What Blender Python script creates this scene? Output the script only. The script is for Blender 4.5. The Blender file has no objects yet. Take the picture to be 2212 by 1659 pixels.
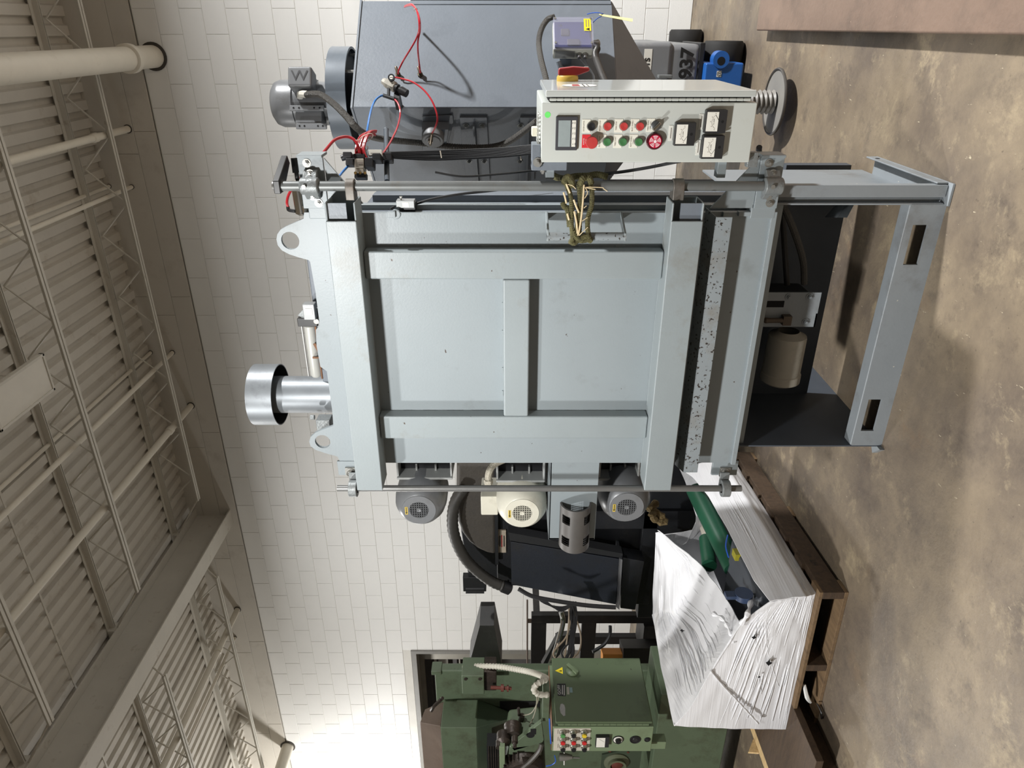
import bpy, bmesh, math, random
from mathutils import Vector, Matrix
random.seed(7)
sc = bpy.context.scene
C = sc.collection
# ------------------------------------------------------------------ camera
# world: X along the block wall to the right, Y towards the wall, Z up.  The phone was held on its side (roll 90 deg).
W, H, F = 2212, 1659, 1540.0
YAW = math.radians(26.64)
cs, sn = math.cos(YAW), math.sin(YAW)
EYE = 1.57
cam_d = bpy.data.cameras.new('camera'); cam = bpy.data.objects.new('camera', cam_d); C.objects.link(cam)
cam_d.sensor_fit = 'HORIZONTAL'; cam_d.sensor_width = 36.0; cam_d.lens = 36.0*F/W
cam_d.clip_start = 0.05; cam_d.clip_end = 100
Rt, Fw = Vector((cs, sn, 0)), Vector((-sn, cs, 0))
m = Matrix.Identity(4)
for i in range(3):
    m[i][0] = (0, 0, -1)[i]; m[i][1] = Rt[i]; m[i][2] = -Fw[i]
m[2][3] = EYE
cam.matrix_world = m
sc.camera = cam
# ------------------------------------------------------------------ light
sc.view_settings.view_transform = 'Standard'; sc.view_settings.look = 'None'
sc.view_settings.gamma = 1.0; sc.view_settings.exposure = 0.0
sc.view_settings.use_curve_mapping = False
wd = bpy.data.worlds.new('hall'); sc.world = wd; wd.use_nodes = True
wd.node_tree.nodes['Background'].inputs[0].default_value = (1.0, 0.985, 0.96, 1)
wd.node_tree.nodes['Background'].inputs[1].default_value = 0.085
def area_light(name, loc, rot, size, power, col=(1, .97, .92), shape='DISK'):
    l = bpy.data.lights.new(name, 'AREA'); l.shape = shape; l.size = size; l.energy = power; l.color = col
    o = bpy.data.objects.new(name, l); C.objects.link(o); o.location = loc; o.rotation_euler = rot
    return o
KEY = area_light('work_lamp_light', (-1.15, 0.65, 2.80), (math.radians(57), 0, 0), 0.16, 25, (1, .995, .98)); KEY.data.spread = math.radians(108)
KEY2 = area_light('high_bay_or_fill_light', (3.8, 3.7, 4.70), (0, 0, 0), 0.35, 900, (1, .998, .995))
KEY3 = area_light('high_bay_or_fill_light', (-4.1, -1.0, 4.70), (0, 0, 0), 0.4, 350, (1, .995, .985))
WALL_FILL = area_light('high_bay_or_fill_light', (-5.6, 4.3, 4.70), (0, 0, 0), 0.4, 95, (1, .992, .975))  # fill lamp added to brighten the middle and left of the wall
_l = bpy.data.lights.new('wall_pack_light', 'POINT'); _l.energy = 340; _l.shadow_soft_size = .15; _l.color = (1, .98, .95)
WALLP = bpy.data.objects.new('wall_pack_light', _l); C.objects.link(WALLP); WALLP.location = (-10.9, 5.7, 3.7)
# ------------------------------------------------------------------ picture helpers: a photo pixel + one known coordinate -> a point
def _k(y): return (829.5-y)/F
def XY(y, Y):                      # X of photo row y on the plane Y
    k = _k(y); return Y/(cs+k*sn)*(k*cs-sn)
def dY(y, Y): return Y/(cs+_k(y)*sn)
def ZY(x, y, Y): return EYE-(x-1106)*dY(y, Y)/F
def P(x, y, Y): return Vector((XY(y, Y), Y, ZY(x, y, Y)))
def PX(x, y, X):                   # point on the plane X
    k = _k(y); d = X/(k*cs-sn); return Vector((X, d*(k*sn+cs), EYE-(x-1106)*d/F))
def PZ(x, y, Z):                   # point on the plane Z
    d = (EYE-Z)*F/(x-1106); k = _k(y); return Vector((d*(k*cs-sn), d*(k*sn+cs), Z))
def PD(x, y, d):                   # point at distance d along the view axis
    k = _k(y); return Vector((d*(k*cs-sn), d*(k*sn+cs), EYE-(x-1106)*d/F))
def PN(x, y, p, n):                # point on the plane through p with normal n
    k = _k(y); a = Vector((0, 0, EYE)); dr = Vector((k*cs-sn, k*sn+cs, -(x-1106)/F)); n = Vector(n)
    return a+dr*((Vector(p)-a).dot(n)/dr.dot(n))
# ------------------------------------------------------------------ materials
def lin(c):
    return tuple((v/12.92 if v <= .04045 else ((v+.055)/1.055)**2.4) for v in [q/255 for q in c])
_M = {}
def mat(name, rgb, rough=.5, metal=0.0, var=.06, scale=6.0, bump=0.0, bscale=60.0, chips=None, chip_amt=.0, chip_scale=30.0,
        dirt=None, dirt_amt=0.0, dirt_scale=3.0, spec=.5, emit=0.0, stretch=None, alpha=1.0, coat=0.0, transmission=0.0, rvar=0.0):
    if name in _M: return _M[name]
    mt = bpy.data.materials.new(name); mt.use_nodes = True; nt = mt.node_tree; N = nt.nodes; L = nt.links
    b = N['Principled BSDF']; col = lin(rgb)
    b.inputs['Roughness'].default_value = rough; b.inputs['Metallic'].default_value = metal
    b.inputs['Specular IOR Level'].default_value = spec
    if coat: b.inputs['Coat Weight'].default_value = coat
    if transmission: b.inputs['Transmission Weight'].default_value = transmission; b.inputs['IOR'].default_value = 1.02
    if alpha < 1: b.inputs['Alpha'].default_value = alpha
    tc = N.new('ShaderNodeTexCoord'); vec = tc.outputs['Object']
    if stretch:
        mp = N.new('ShaderNodeMapping'); mp.inputs['Scale'].default_value = stretch; L.new(vec, mp.inputs[0]); vec = mp.outputs[0]
    def noise(s, det=5, rg=.6):
        n = N.new('ShaderNodeTexNoise'); n.inputs['Scale'].default_value = s; n.inputs['Detail'].default_value = det
        n.inputs['Roughness'].default_value = rg; L.new(vec, n.inputs['Vector']); return n.outputs['Fac']
    def ramp(src, a, z):
        r = N.new('ShaderNodeMapRange'); r.inputs[1].default_value = a; r.inputs[2].default_value = z; r.clamp = True
        L.new(src, r.inputs[0]); return r.outputs[0]
    def mix(fac, a, c2):
        x = N.new('ShaderNodeMix'); x.data_type = 'RGBA'; L.new(fac, x.inputs[0])
        if isinstance(a, tuple): x.inputs[6].default_value = (*a, 1)
        else: L.new(a, x.inputs[6])
        x.inputs[7].default_value = (*c2, 1); return x.outputs[2]
    out = None
    if var:
        f = ramp(noise(scale), .3, .7)
        out = mix(f, tuple(v*(1-var) for v in col), tuple(min(1, v*(1+var)) for v in col))
    if dirt and dirt_amt:
        f = ramp(noise(dirt_scale, 8, .7), .62-dirt_amt*.35, .86-dirt_amt*.3)
        out = mix(f, out if out is not None else col, lin(dirt))
    if chips and chip_amt:
        f = ramp(noise(chip_scale, 3, .55), .74-chip_amt*.2, .76-chip_amt*.2)
        out = mix(f, out if out is not None else col, lin(chips))
    if out is not None: L.new(out, b.inputs['Base Color'])
    else: b.inputs['Base Color'].default_value = (*col, 1)
    if rvar:
        r = N.new('ShaderNodeMapRange'); r.inputs[3].default_value = max(.02, rough-rvar); r.inputs[4].default_value = min(1, rough+rvar)
        L.new(noise(scale*1.7), r.inputs[0]); L.new(r.outputs[0], b.inputs['Roughness'])
    if bump:
        bp = N.new('ShaderNodeBump'); bp.inputs['Strength'].default_value = bump; bp.inputs['Distance'].default_value = .01
        L.new(noise(bscale, 4), bp.inputs['Height']); L.new(bp.outputs[0], b.inputs['Normal'])
    if emit:
        b.inputs['Emission Color'].default_value = (*col, 1); b.inputs['Emission Strength'].default_value = emit
    _M[name] = mt; return mt
# ------------------------------------------------------------------ mesh builder
class MB:
    def __init__(s): s.v = []; s.f = []
    def add(s, vs, fs):
        o = len(s.v); s.v += [Vector(p) for p in vs]; s.f += [tuple(i+o for i in f) for f in fs]; return s
    def box(s, x0, x1, y0, y1, z0, z1):
        x0, x1 = sorted((x0, x1)); y0, y1 = sorted((y0, y1)); z0, z1 = sorted((z0, z1))
        return s.add([(x0,y0,z0),(x1,y0,z0),(x1,y1,z0),(x0,y1,z0),(x0,y0,z1),(x1,y0,z1),(x1,y1,z1),(x0,y1,z1)],
                     [(3,2,1,0),(4,5,6,7),(0,1,5,4),(1,2,6,5),(2,3,7,6),(3,0,4,7)])
    def hexa(s, b, t):             # bottom quad, top quad (same winding, counter-clockwise from above)
        return s.add(list(b)+list(t), [(3,2,1,0),(4,5,6,7),(0,1,5,4),(1,2,6,5),(2,3,7,6),(3,0,4,7)])
    def obox(s, c, ax, ay, az):    # centre and three half-axes
        c, ax, ay, az = map(Vector, (c, ax, ay, az))
        return s.hexa([c-ax-ay-az, c+ax-ay-az, c+ax+ay-az, c-ax+ay-az], [c-ax-ay+az, c+ax-ay+az, c+ax+ay+az, c-ax+ay+az])
    def prism(s, poly, d):         # polygon (3D points) pushed along d
        n = len(poly); d = Vector(d); a = [Vector(p) for p in poly]
        return s.add(a+[p+d for p in a], [tuple(range(n-1, -1, -1)), tuple(range(n, 2*n))]+[(i, (i+1) % n, (i+1) % n+n, i+n) for i in range(n)])
    def plate(s, outer, hole, d):  # ring between two loops of equal length, pushed along d (plate with one hole)
        n = len(outer); d = Vector(d); o = [Vector(p) for p in outer]; h = [Vector(p) for p in hole]
        vs = o+h+[p+d for p in o]+[p+d for p in h]; fs = []
        for i in range(n):
            j = (i+1) % n
            fs += [(i, i+n, j+n, j), (i+2*n, j+2*n, j+3*n, i+3*n), (i, j, j+2*n, i+2*n), (i+n, i+3*n, j+3*n, j+n)]
        return s.add(vs, fs)
    def lathe(s, p0, axis, prof, n=24, cap=True, up=None, a0=0, a1=2*math.pi):     # prof: (distance along axis, radius)
        p0, ax = Vector(p0), Vector(axis).normalized()
        e1 = (Vector(up) if up else (Vector((0,0,1)) if abs(ax.z) < .9 else Vector((1,0,0))))
        e1 = (e1-ax*e1.dot(ax)).normalized(); e2 = ax.cross(e1)
        full = abs(a1-a0-2*math.pi) < 1e-4; m_ = n if full else n+1
        vs = []
        for (t, r) in prof:
            for i in range(m_):
                a = a0+(a1-a0)*i/n; vs.append(p0+ax*t+(e1*math.cos(a)+e2*math.sin(a))*r)
        fs = []
        for q in range(len(prof)-1):
            for i in range(n if not full else m_):
                j = (i+1) % m_
                if not full and i == n: continue
                fs.append((q*m_+i, q*m_+j, (q+1)*m_+j, (q+1)*m_+i))
        if cap:
            if prof[0][1] > 1e-5: fs.append(tuple(range(m_-1, -1, -1)))
            if prof[-1][1] > 1e-5: fs.append(tuple(range((len(prof)-1)*m_, len(prof)*m_)))
        return s.add(vs, fs)
    def cyl(s, a, b, r, r2=None, n=16):
        a, b = Vector(a), Vector(b); return s.lathe(a, b-a, [(0, r), ((b-a).length, r if r2 is None else r2)], n)
    def ring(s, c, axis, R, r, n=24, k=8):
        c, ax = Vector(c), Vector(axis).normalized(); e1 = Vector((0,0,1)) if abs(ax.z) < .9 else Vector((1,0,0))
        e1 = (e1-ax*e1.dot(ax)).normalized(); e2 = ax.cross(e1); vs = []; fs = []
        for i in range(n):
            a = 2*math.pi*i/n; rd = e1*math.cos(a)+e2*math.sin(a)
            for j in range(k):
                b = 2*math.pi*j/k; vs.append(c+rd*(R+r*math.cos(b))+ax*(r*math.sin(b)))
        for i in range(n):
            for j in range(k):
                fs.append((i*k+j, ((i+1) % n)*k+j, ((i+1) % n)*k+(j+1) % k, i*k+(j+1) % k))
        return s.add(vs, fs)
    def tube(s, pts, r, n=8, smooth=0, rad=None):  # swept round bar; smooth = Catmull-Rom subdivisions; rad(t, i) scales r
        pts = [Vector(p) for p in pts]
        if smooth:
            q = []
            for i in range(len(pts)-1):
                p0, p1, p2, p3 = pts[max(i-1, 0)], pts[i], pts[i+1], pts[min(i+2, len(pts)-1)]
                for j in range(smooth):
                    t = j/smooth
                    q.append(.5*((2*p1)+(p2-p0)*t+(2*p0-5*p1+4*p2-p3)*t*t+(3*p1-p0-3*p2+p3)*t*t*t))
            q.append(pts[-1]); pts = q
        vs = []; fs = []; m_ = len(pts); pv = None
        for i, p in enumerate(pts):
            t = (pts[min(i+1, m_-1)]-pts[max(i-1, 0)])
            t = t.normalized() if t.length > 1e-9 else Vector((0,0,1))
            if pv is None:
                e = Vector((0,0,1)) if abs(t.z) < .9 else Vector((1,0,0)); e1 = (e-t*e.dot(t)).normalized()
            else: e1 = pv-t*pv.dot(t); e1 = e1.normalized() if e1.length > 1e-6 else pv
            pv = e1; e2 = t.cross(e1); rr = r*(rad(i/(m_-1), i) if rad else 1)
            for j in range(n):
                a = 2*math.pi*j/n; vs.append(p+(e1*math.cos(a)+e2*math.sin(a))*rr)
        for i in range(m_-1):
            for j in range(n): fs.append((i*n+j, i*n+(j+1) % n, (i+1)*n+(j+1) % n, (i+1)*n+j))
        fs += [tuple(range(n-1, -1, -1)), tuple(range((m_-1)*n, m_*n))]
        return s.add(vs, fs)
    def sphere(s, c, r, n=12, sx=1, sy=1, sz=1):
        c = Vector(c); vs = []; fs = []; k = n//2
        for i in range(1, k):
            for j in range(n):
                a, b = math.pi*i/k, 2*math.pi*j/n
                vs.append(c+Vector((r*sx*math.sin(a)*math.cos(b), r*sy*math.sin(a)*math.sin(b), r*sz*math.cos(a))))
        t, bt = len(vs), len(vs)+1; vs += [c+Vector((0,0,r*sz)), c-Vector((0,0,r*sz))]
        for i in range(k-2):
            for j in range(n): fs.append((i*n+j, (i+1)*n+j, (i+1)*n+(j+1) % n, i*n+(j+1) % n))
        for j in range(n): fs += [(t, j, (j+1) % n), (bt, (k-2)*n+(j+1) % n, (k-2)*n+j)]
        return s.add(vs, fs)
    def hexbolt(s, p, d, r=.009, h=.008, washer=True, stud=.006):
        p, d = Vector(p), Vector(d).normalized()
        if washer: s.lathe(p, d, [(0, r*1.75), (.0025, r*1.75)], 12)
        s.lathe(p, d, [(0, r*1.05), (h, r*1.05), (h, r*.6), (h+stud, r*.6)], 6)
        return s
def worldloc(o):
    v = Vector((0,0,0))
    while o: v += o.location; o = o.parent
    return v
def put(name, mb, mt, parent=None, smooth=35, bev=0.0, kind=None, loc=None, seg=2):
    """one mesh object from a builder; vertices are given in world coordinates"""
    me = bpy.data.meshes.new(name)
    base = worldloc(parent) if parent else Vector((0,0,0))
    if loc is None:
        n = max(1, len(mb.v)); xs = [p.x for p in mb.v]; ys = [p.y for p in mb.v]; zs = [p.z for p in mb.v]
        loc = Vector(((min(xs)+max(xs))/2, (min(ys)+max(ys))/2, min(zs)))
    loc = Vector(loc)
    me.from_pydata([p-loc for p in mb.v], [], mb.f)
    bm = bmesh.new(); bm.from_mesh(me); bmesh.ops.recalc_face_normals(bm, faces=bm.faces); bm.to_mesh(me); bm.free()
    me.materials.append(mt)
    if smooth:
        me.polygons.foreach_set('use_smooth', [True]*len(me.polygons)); me.set_sharp_from_angle(angle=math.radians(smooth))
    o = bpy.data.objects.new(name, me); C.objects.link(o); o.location = loc-base; o.parent = parent
    if bev:
        md = o.modifiers.new('bevel', 'BEVEL'); md.width = bev; md.segments = seg; md.limit_method = 'ANGLE'; md.angle_limit = math.radians(40)
        md.harden_normals = True
    if kind: o['kind'] = kind
    return o
def tag(o, label, cat, group=None):
    o['label'] = label; o['category'] = cat
    if group: o['group'] = group
    return o
def thing(name, label, cat, loc, group=None):
    o = bpy.data.objects.new(name, None); C.objects.link(o); o.location = loc; o.empty_display_size = .1
    return tag(o, label, cat, group)
def copy_of(o, parent, delta):
    c = o.copy(); C.objects.link(c); c.parent = parent; c.location = o.location+Vector(delta); return c
def struct(name, mb, mt, **k):
    o = put(name, mb, mt, kind='structure', **k); return o
def text(name, s, org, right, up, height, mt, parent, depth=.0006, align='CENTER', wscale=1.0, off=0.0):
    """flat printed lettering turned into a mesh: org = middle of the line, right/up = directions, height = capital height"""
    cu = bpy.data.curves.new(name, 'FONT'); cu.body = s; cu.align_x = align; cu.align_y = 'CENTER'; cu.extrude = 0
    cu.size = height/.7; cu.resolution_u = 3; cu.offset = off
    o = bpy.data.objects.new(name, cu); C.objects.link(o)
    dg = bpy.context.evaluated_depsgraph_get(); me = bpy.data.meshes.new_from_object(o.evaluated_get(dg))
    bpy.data.objects.remove(o)
    r, u = Vector(right).normalized(), Vector(up).normalized(); n = r.cross(u)
    org = Vector(org); base = worldloc(parent) if parent else Vector((0,0,0))
    for v in me.vertices: v.co = r*(v.co.x*wscale)+u*v.co.y+n*depth
    me.materials.clear(); me.materials.append(mt); me.name = name
    ob = bpy.data.objects.new(name, me); C.objects.link(ob); ob.location = org-base; ob.parent = parent
    return ob
DOWN, UP = Vector((0,0,-1)), Vector((0,0,1))
# ================================================================== SETTING
YW = 7.0                                    # block wall
ZC = 5.47                                   # underside of deck at the wall
wall_m = mat('painted_block', (236, 236, 233), .55, var=.02, scale=2.5, bump=.12, bscale=90, dirt=(224, 223, 219), dirt_amt=.10, dirt_scale=5)
mortar_m = mat('painted_mortar', (226, 224, 217), .7, var=.05, bump=.2)
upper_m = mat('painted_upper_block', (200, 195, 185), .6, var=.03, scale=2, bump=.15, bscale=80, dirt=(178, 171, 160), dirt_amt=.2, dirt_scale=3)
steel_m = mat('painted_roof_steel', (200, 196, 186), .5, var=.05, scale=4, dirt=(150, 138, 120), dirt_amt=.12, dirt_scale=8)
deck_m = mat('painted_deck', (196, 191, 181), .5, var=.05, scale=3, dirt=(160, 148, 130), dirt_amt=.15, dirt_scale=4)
# floor -------------------------------------------------------------
def floor_material():
    mt = bpy.data.materials.new('stained_concrete'); mt.use_nodes = True; nt = mt.node_tree; N, L = nt.nodes, nt.links
    b = N['Principled BSDF']; tc = N.new('ShaderNodeTexCoord')
    def noise(s, det, rg, dist=0, sc_=None):
        n = N.new('ShaderNodeTexNoise'); n.inputs['Scale'].default_value = s; n.inputs['Detail'].default_value = det
        n.inputs['Roughness'].default_value = rg; n.inputs['Distortion'].default_value = dist
        if sc_:
            mp = N.new('ShaderNodeMapping'); mp.inputs['Scale'].default_value = sc_; mp.inputs['Rotation'].default_value = (0, 0, .6)
            L.new(tc.outputs['Object'], mp.inputs[0]); L.new(mp.outputs[0], n.inputs['Vector'])
        else: L.new(tc.outputs['Object'], n.inputs['Vector'])
        return n.outputs['Fac']
    def rg(src, a, z, lo=0, hi=1):
        r = N.new('ShaderNodeMapRange'); r.inputs[1].default_value = a; r.inputs[2].default_value = z
        r.inputs[3].default_value = lo; r.inputs[4].default_value = hi; L.new(src, r.inputs[0]); return r.outputs[0]
    def mix(f, a, c2):
        x = N.new('ShaderNodeMix'); x.data_type = 'RGBA'; L.new(f, x.inputs[0])
        if isinstance(a, tuple): x.inputs[6].default_value = (*a, 1)
        else: L.new(a, x.inputs[6])
        x.inputs[7].default_value = (*c2, 1); return x.outputs[2]
    c = mix(rg(noise(1.9, 8, .68, .15), .36, .64), lin((102, 91, 80)), lin((136, 122, 102)))
    c = mix(rg(noise(1.0, 6, .62, .3), .54, .66, 0, .7), c, lin((92, 83, 74)))
    c = mix(rg(noise(5.2, 9, .76, .1), .52, .72, 0, .8), c, lin((82, 73, 65)))
    c = mix(rg(noise(3.4, 10, .78, .25), .54, .68, 0, .8), c, lin((164, 149, 122)))
    c = mix(rg(noise(2.3, 6, .65, .4), .60, .72, 0, .4), c, lin((134, 108, 80)))
    c = mix(rg(noise(60, 4, .6), .66, .73, 0, .5), c, lin((60, 53, 47)))
    c = mix(rg(noise(30, 4, .6, .3, (2.4, .7, 1)), .70, .74, 0, .8), c, lin((198, 186, 160)))
    L.new(c, b.inputs['Base Color'])
    L.new(rg(noise(2.6, 6, .6), .3, .7, .36, .62), b.inputs['Roughness'])
    bp = N.new('ShaderNodeBump'); bp.inputs['Strength'].default_value = .25; bp.inputs['Distance'].default_value = .01
    L.new(noise(38, 6, .65), bp.inputs['Height']); L.new(bp.outputs[0], b.inputs['Normal'])
    return mt
struct('floor', MB().box(-16, 6, -5, 13, -.12, 0), floor_material())
# back wall: opening (dock doorway) at the left end
XO = XY(1405, YW)                           # right jamb of the opening
ZO = ZY(887, 1405, YW)                      # head of the opening
WX0, WX1 = -14.0, 4.0
CRS, BLK = .2032, .4064
ZJ = 4.89                                   # joint between block wall and upper band
wb = MB()
wb.box(XO, WX1, YW+.006, YW+.20, 0, ZJ-.006)
wb.box(WX0, XO, YW+.006, YW+.20, ZO, ZJ-.006)
wall = struct('wall_back', wb, mortar_m, smooth=0)
proto = None
cells = []
for r in range(24):
    z0, z1 = r*CRS, min((r+1)*CRS, ZJ-.004)
    xs = WX1-(BLK/2 if r % 2 else 0)
    while xs > WX0:
        x1, x0 = xs, max(xs-BLK, WX0); xs -= BLK
        if x1 <= XO+.02 and z0 < ZO-.02:
            continue
        if z0 < ZO-.02 and x0 < XO: x0 = XO
        zz0 = max(z0, ZO) if x0 < XO-.001 else z0
        if x1-x0 > .03: cells.append((x0, x1, zz0, z1))
def block(x0, x1, z0, z1, mb=None, j=.0014, t=.006):
    mb = mb or MB(); e = .003
    a = [(x0+j, YW+.006, z0+j), (x1-j, YW+.006, z0+j), (x1-j, YW+.006, z1-j), (x0+j, YW+.006, z1-j)]
    f = [(x0+j+e, YW, z0+j+e), (x1-j-e, YW, z0+j+e), (x1-j-e, YW, z1-j-e), (x0+j+e, YW, z1-j-e)]
    g = [(p[0]+(e*.3 if i in (0, 3) else -e*.3), YW+.002, p[2]+(e*.3 if i < 2 else -e*.3)) for i, p in enumerate(a)]
    return mb.add(a+g+f, [(8,9,10,11)]+[(i, (i+1) % 4, (i+1) % 4+4, i+4) for i in range(4)]+[(i+4, (i+1) % 4+4, (i+1) % 4+8, i+8) for i in range(4)])
def uv_of(x, z):
    d = -x*sn+YW*cs; r = x*cs+YW*sn; return 829.5+F*r/d, 1106-F*(z-EYE)/d, d
def hidden(u, v):                            # rough outline of what stands in front of the wall (photo x = v, y = 1659-u)
    y = 1659-u
    return (v > 790 and y < 400) or (690 < v and 450 < y < 1000) or (v > 1000 and 1080 < y < 1290) or (v > 1330 and y > 400) or (v > 870 and 350 < y < 450)
single, rest = [], MB()
scored = []
for c in cells:
    u, v, d = uv_of((c[0]+c[1])/2, (c[2]+c[3])/2)
    vis = -30 < u < 1690 and -20 < v < 1520 and not hidden(u, v)
    full = abs(c[1]-c[0]-BLK) < .002 and abs(c[3]-c[2]-CRS) < .002
    scored.append(((1/d if vis else 0), full, c))
scored.sort(key=lambda q: -q[0])
n = 0
for s_, full, c in scored:
    if s_ > 0 and full and n < 298:
        if proto is None:
            proto = put('concrete_block', block(*c), wall_m, wall, smooth=0, loc=((c[0]+c[1])/2, YW, c[2])); p0 = Vector(((c[0]+c[1])/2, YW, c[2]))
        else:
            copy_of(proto, wall, Vector(((c[0]+c[1])/2, YW, c[2]))-p0)
        n += 1
    else: block(*c, mb=rest)
put('concrete_block_field', rest, wall_m, wall, smooth=0, kind='stuff')
# upper band above the cracked joint: courses with tight joints
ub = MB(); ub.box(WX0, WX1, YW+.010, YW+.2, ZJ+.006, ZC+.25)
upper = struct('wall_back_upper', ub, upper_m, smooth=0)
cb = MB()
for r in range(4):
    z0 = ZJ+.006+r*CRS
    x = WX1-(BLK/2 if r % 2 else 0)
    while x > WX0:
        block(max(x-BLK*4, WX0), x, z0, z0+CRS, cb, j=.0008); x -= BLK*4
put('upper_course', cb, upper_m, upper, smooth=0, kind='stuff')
# jamb and header of the opening
jm = mat('jamb_steel', (120, 118, 112), .5, var=.1)
struct('trim_1', MB().box(XO-.06, XO+.0, YW-.01, YW+.2, 0, ZO).box(-12, XO, YW+.01, YW+.2, ZO-.07, ZO), jm, bev=.004)
# ceiling deck: ribs run in depth (Y)
def deck():
    mb = MB(); pitch = .1524; x = WX0; prof = []
    while x < WX1:
        prof += [(x, ZC+.036), (x+.046, ZC+.036), (x+.060, ZC), (x+.138, ZC)]; x += pitch
    ys = [-5, YW+.01]; n = len(prof)
    vs = [(px, yy, pz) for yy in ys for (px, pz) in prof]
    mb.add(vs, [(i, i+1, i+1+n, i+n) for i in range(n-1)])
    return mb
ceil = struct('ceiling', deck(), deck_m, smooth=0)
put('deck_seam', MB().box(WX0, WX1, 4.47, 4.49, ZC-.004, ZC+.001), deck_m, ceil)
# girder
GX0, GX1 = -5.41, -5.20
gz = 4.965
gd = MB(); gd.box(GX0, GX1, -5, YW+.02, gz, gz+.016).box(GX0, GX1, -5, YW+.02, 5.38, 5.396).box(GX0+.095, GX1-.095, -5, YW+.02, gz+.016, 5.38)
for yy in (2.27, 3.70, 5.12, 6.56): gd.box(GX0, GX1, yy-.06, yy+.06, 5.396, ZC-.006)
struct('trim_2', gd, steel_m, bev=.003)
# bar joists: two bays per line
def joist(x0, x1, Y, label):
    r = thing('bar_joist', label, 'joist', ((x0+x1)/2, Y, 5.08), 'roof joists')
    put('top_chord', MB().box(x0, x1, Y-.055, Y-.006, ZC-.008, ZC-.001).box(x0, x1, Y+.006, Y+.055, ZC-.008, ZC-.001)
        .box(x0, x1, Y-.012, Y-.006, ZC-.055, ZC-.008).box(x0, x1, Y+.006, Y+.012, ZC-.055, ZC-.008), steel_m, r)
    bz = 5.075
    bx0, bx1 = x0+.55, x1-.55
    put('bottom_chord', MB().box(bx0, bx1, Y-.032, Y-.006, bz, bz+.006).box(bx0, bx1, Y+.006, Y+.032, bz, bz+.006)
        .box(bx0, bx1, Y-.011, Y-.006, bz+.006, bz+.035).box(bx0, bx1, Y+.006, Y+.011, bz+.006, bz+.035), steel_m, r)
    h = .30; w0 = None; x = bx0; up = 0
    q = []
    while x+.30 <= bx1+.01: q.append((x, x+.30, up)); x += .30; up ^= 1
    pr = {}
    for (a, b, u_) in q:
        za, zb = (bz+.012, bz+.012+h) if u_ else (bz+.012+h, bz+.012)
        if u_ not in pr:
            pr[u_] = (put('web_rod', MB().cyl((a, Y, za), (b, Y, zb), .0085, n=6), steel_m, r), a)
        else: copy_of(pr[u_][0], r, (a-pr[u_][1], 0, 0))
    put('end_rod', MB().cyl((x0+.05, Y, ZC-.05), (bx0+.02, Y, bz+.012), .0085, n=6), steel_m, r)
    put('end_rod', MB().cyl((x1-.05, Y, ZC-.05), (bx1-.02, Y, bz+.012), .0085, n=6), steel_m, r)
wds = {6.56: ('nearest the block wall', 'first'), 5.12: ('second out from the block wall', ''), 3.70: ('third out from the block wall', ''), 2.27: ('fourth out from the block wall', '')}
for Y in (6.56, 5.12, 3.70):
    joist(GX1-.095, 3.4, Y, 'cream open web joist %s, right of the big girder' % wds[Y][0])
    joist(-13.4, GX0+.095, Y, 'cream open web joist %s, left of the big girder' % wds[Y][0])
# pipes
pipe_m = mat('painted_pipe', (214, 208, 194), .45, var=.04, scale=5, dirt=(170, 160, 145), dirt_amt=.08)
def pipe(name, label, a, b, r, coup=None, dark_end=True, cat='pipe', n=16):
    a, b = Vector(a), Vector(b); a.z = min(a.z, ZC-r-.003)
    if 5.02 < a.z < 5.18 and r < .06: a.z = 5.115+r
    b.z = a.z
    o = thing(name, label, cat, (a.x, a.y, a.z))
    put('pipe_run', MB().cyl(a, b, r, n=n), pipe_m, o)
    put('wall_sleeve', MB().lathe(a+(b-a).normalized()*.004, b-a, [(0, r*1.28), (.006, r*1.28)], n), mat('sleeve_dark', (70, 66, 60), .8), o)
    if coup:
        for t in coup:
            c = a+(b-a)*t; d = (b-a).normalized()
            put('coupling', MB().lathe(c-d*.04, d, [(0, r*1.05), (.008, r*1.25), (.072, r*1.25), (.08, r*1.05)], n), pipe_m, o)
    return o
def two(xa, ya, xb, yb, Yb):                # pipe along depth: wall end pixel, and a second pixel at plane Yb
    a = P(xa, ya, YW-.002); return a, a+Vector((0, -8.5, 0))
a, b = two(332, 122, 30, 141, 4.80)
pipe('roof_drain_pipe', 'thick cream drain pipe running from the block wall at the right', a, b, .093, [.055], n=28)
a, b = two(285, 278.5, 0, 352.8, 5.05); pipe('sprinkler_pipe', 'medium cream pipe with one coupling, first left of the thick drain pipe', a, b, .031, [.07])
a, b = two(285, 403.4, 0, 526.6, 5.05); pipe('conduit', 'thin cream conduit second left of the thick drain pipe', a, b, .019)
a, b = two(235, 402, 0, 488, 5.25); pipe('conduit', 'thin conduit hugging the roof deck above the second joist bay', a, b, .017)
a, b = two(373, 761, 0, 1103.6, 4.7); pipe('conduit', 'thin cream conduit crossing the roof left of the flat light panel', a, b, .022)
a, b = two(322, 761, 140, 897, 5.6); pipe('conduit', 'conduit hugging the roof deck behind the flat light panel', a, b, .018)
a, b = two(415.3, 875.8, 202.6, 1110, 5.3); pipe('sprinkler_pipe', 'medium cream pipe with a coupling, just right of the big girder', a, b, .033, [.065])
a, b = two(515, 1316, 342, 1650, 5.6); pipe('sprinkler_pipe', 'medium cream pipe in the roof bay left of the big girder', a, b, .036, [.08])
a, b = two(508, 1376, 400, 1590, 5.8); pipe('conduit', 'thin conduit in the roof bay left of the big girder', a, b, .019)
a = P(622, 1612, YW-.002); pipe('drain_stub', 'short thick cream pipe end on the wall at the far left', a, a+Vector((.02, -2.6, .0)), .085, n=24)
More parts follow.
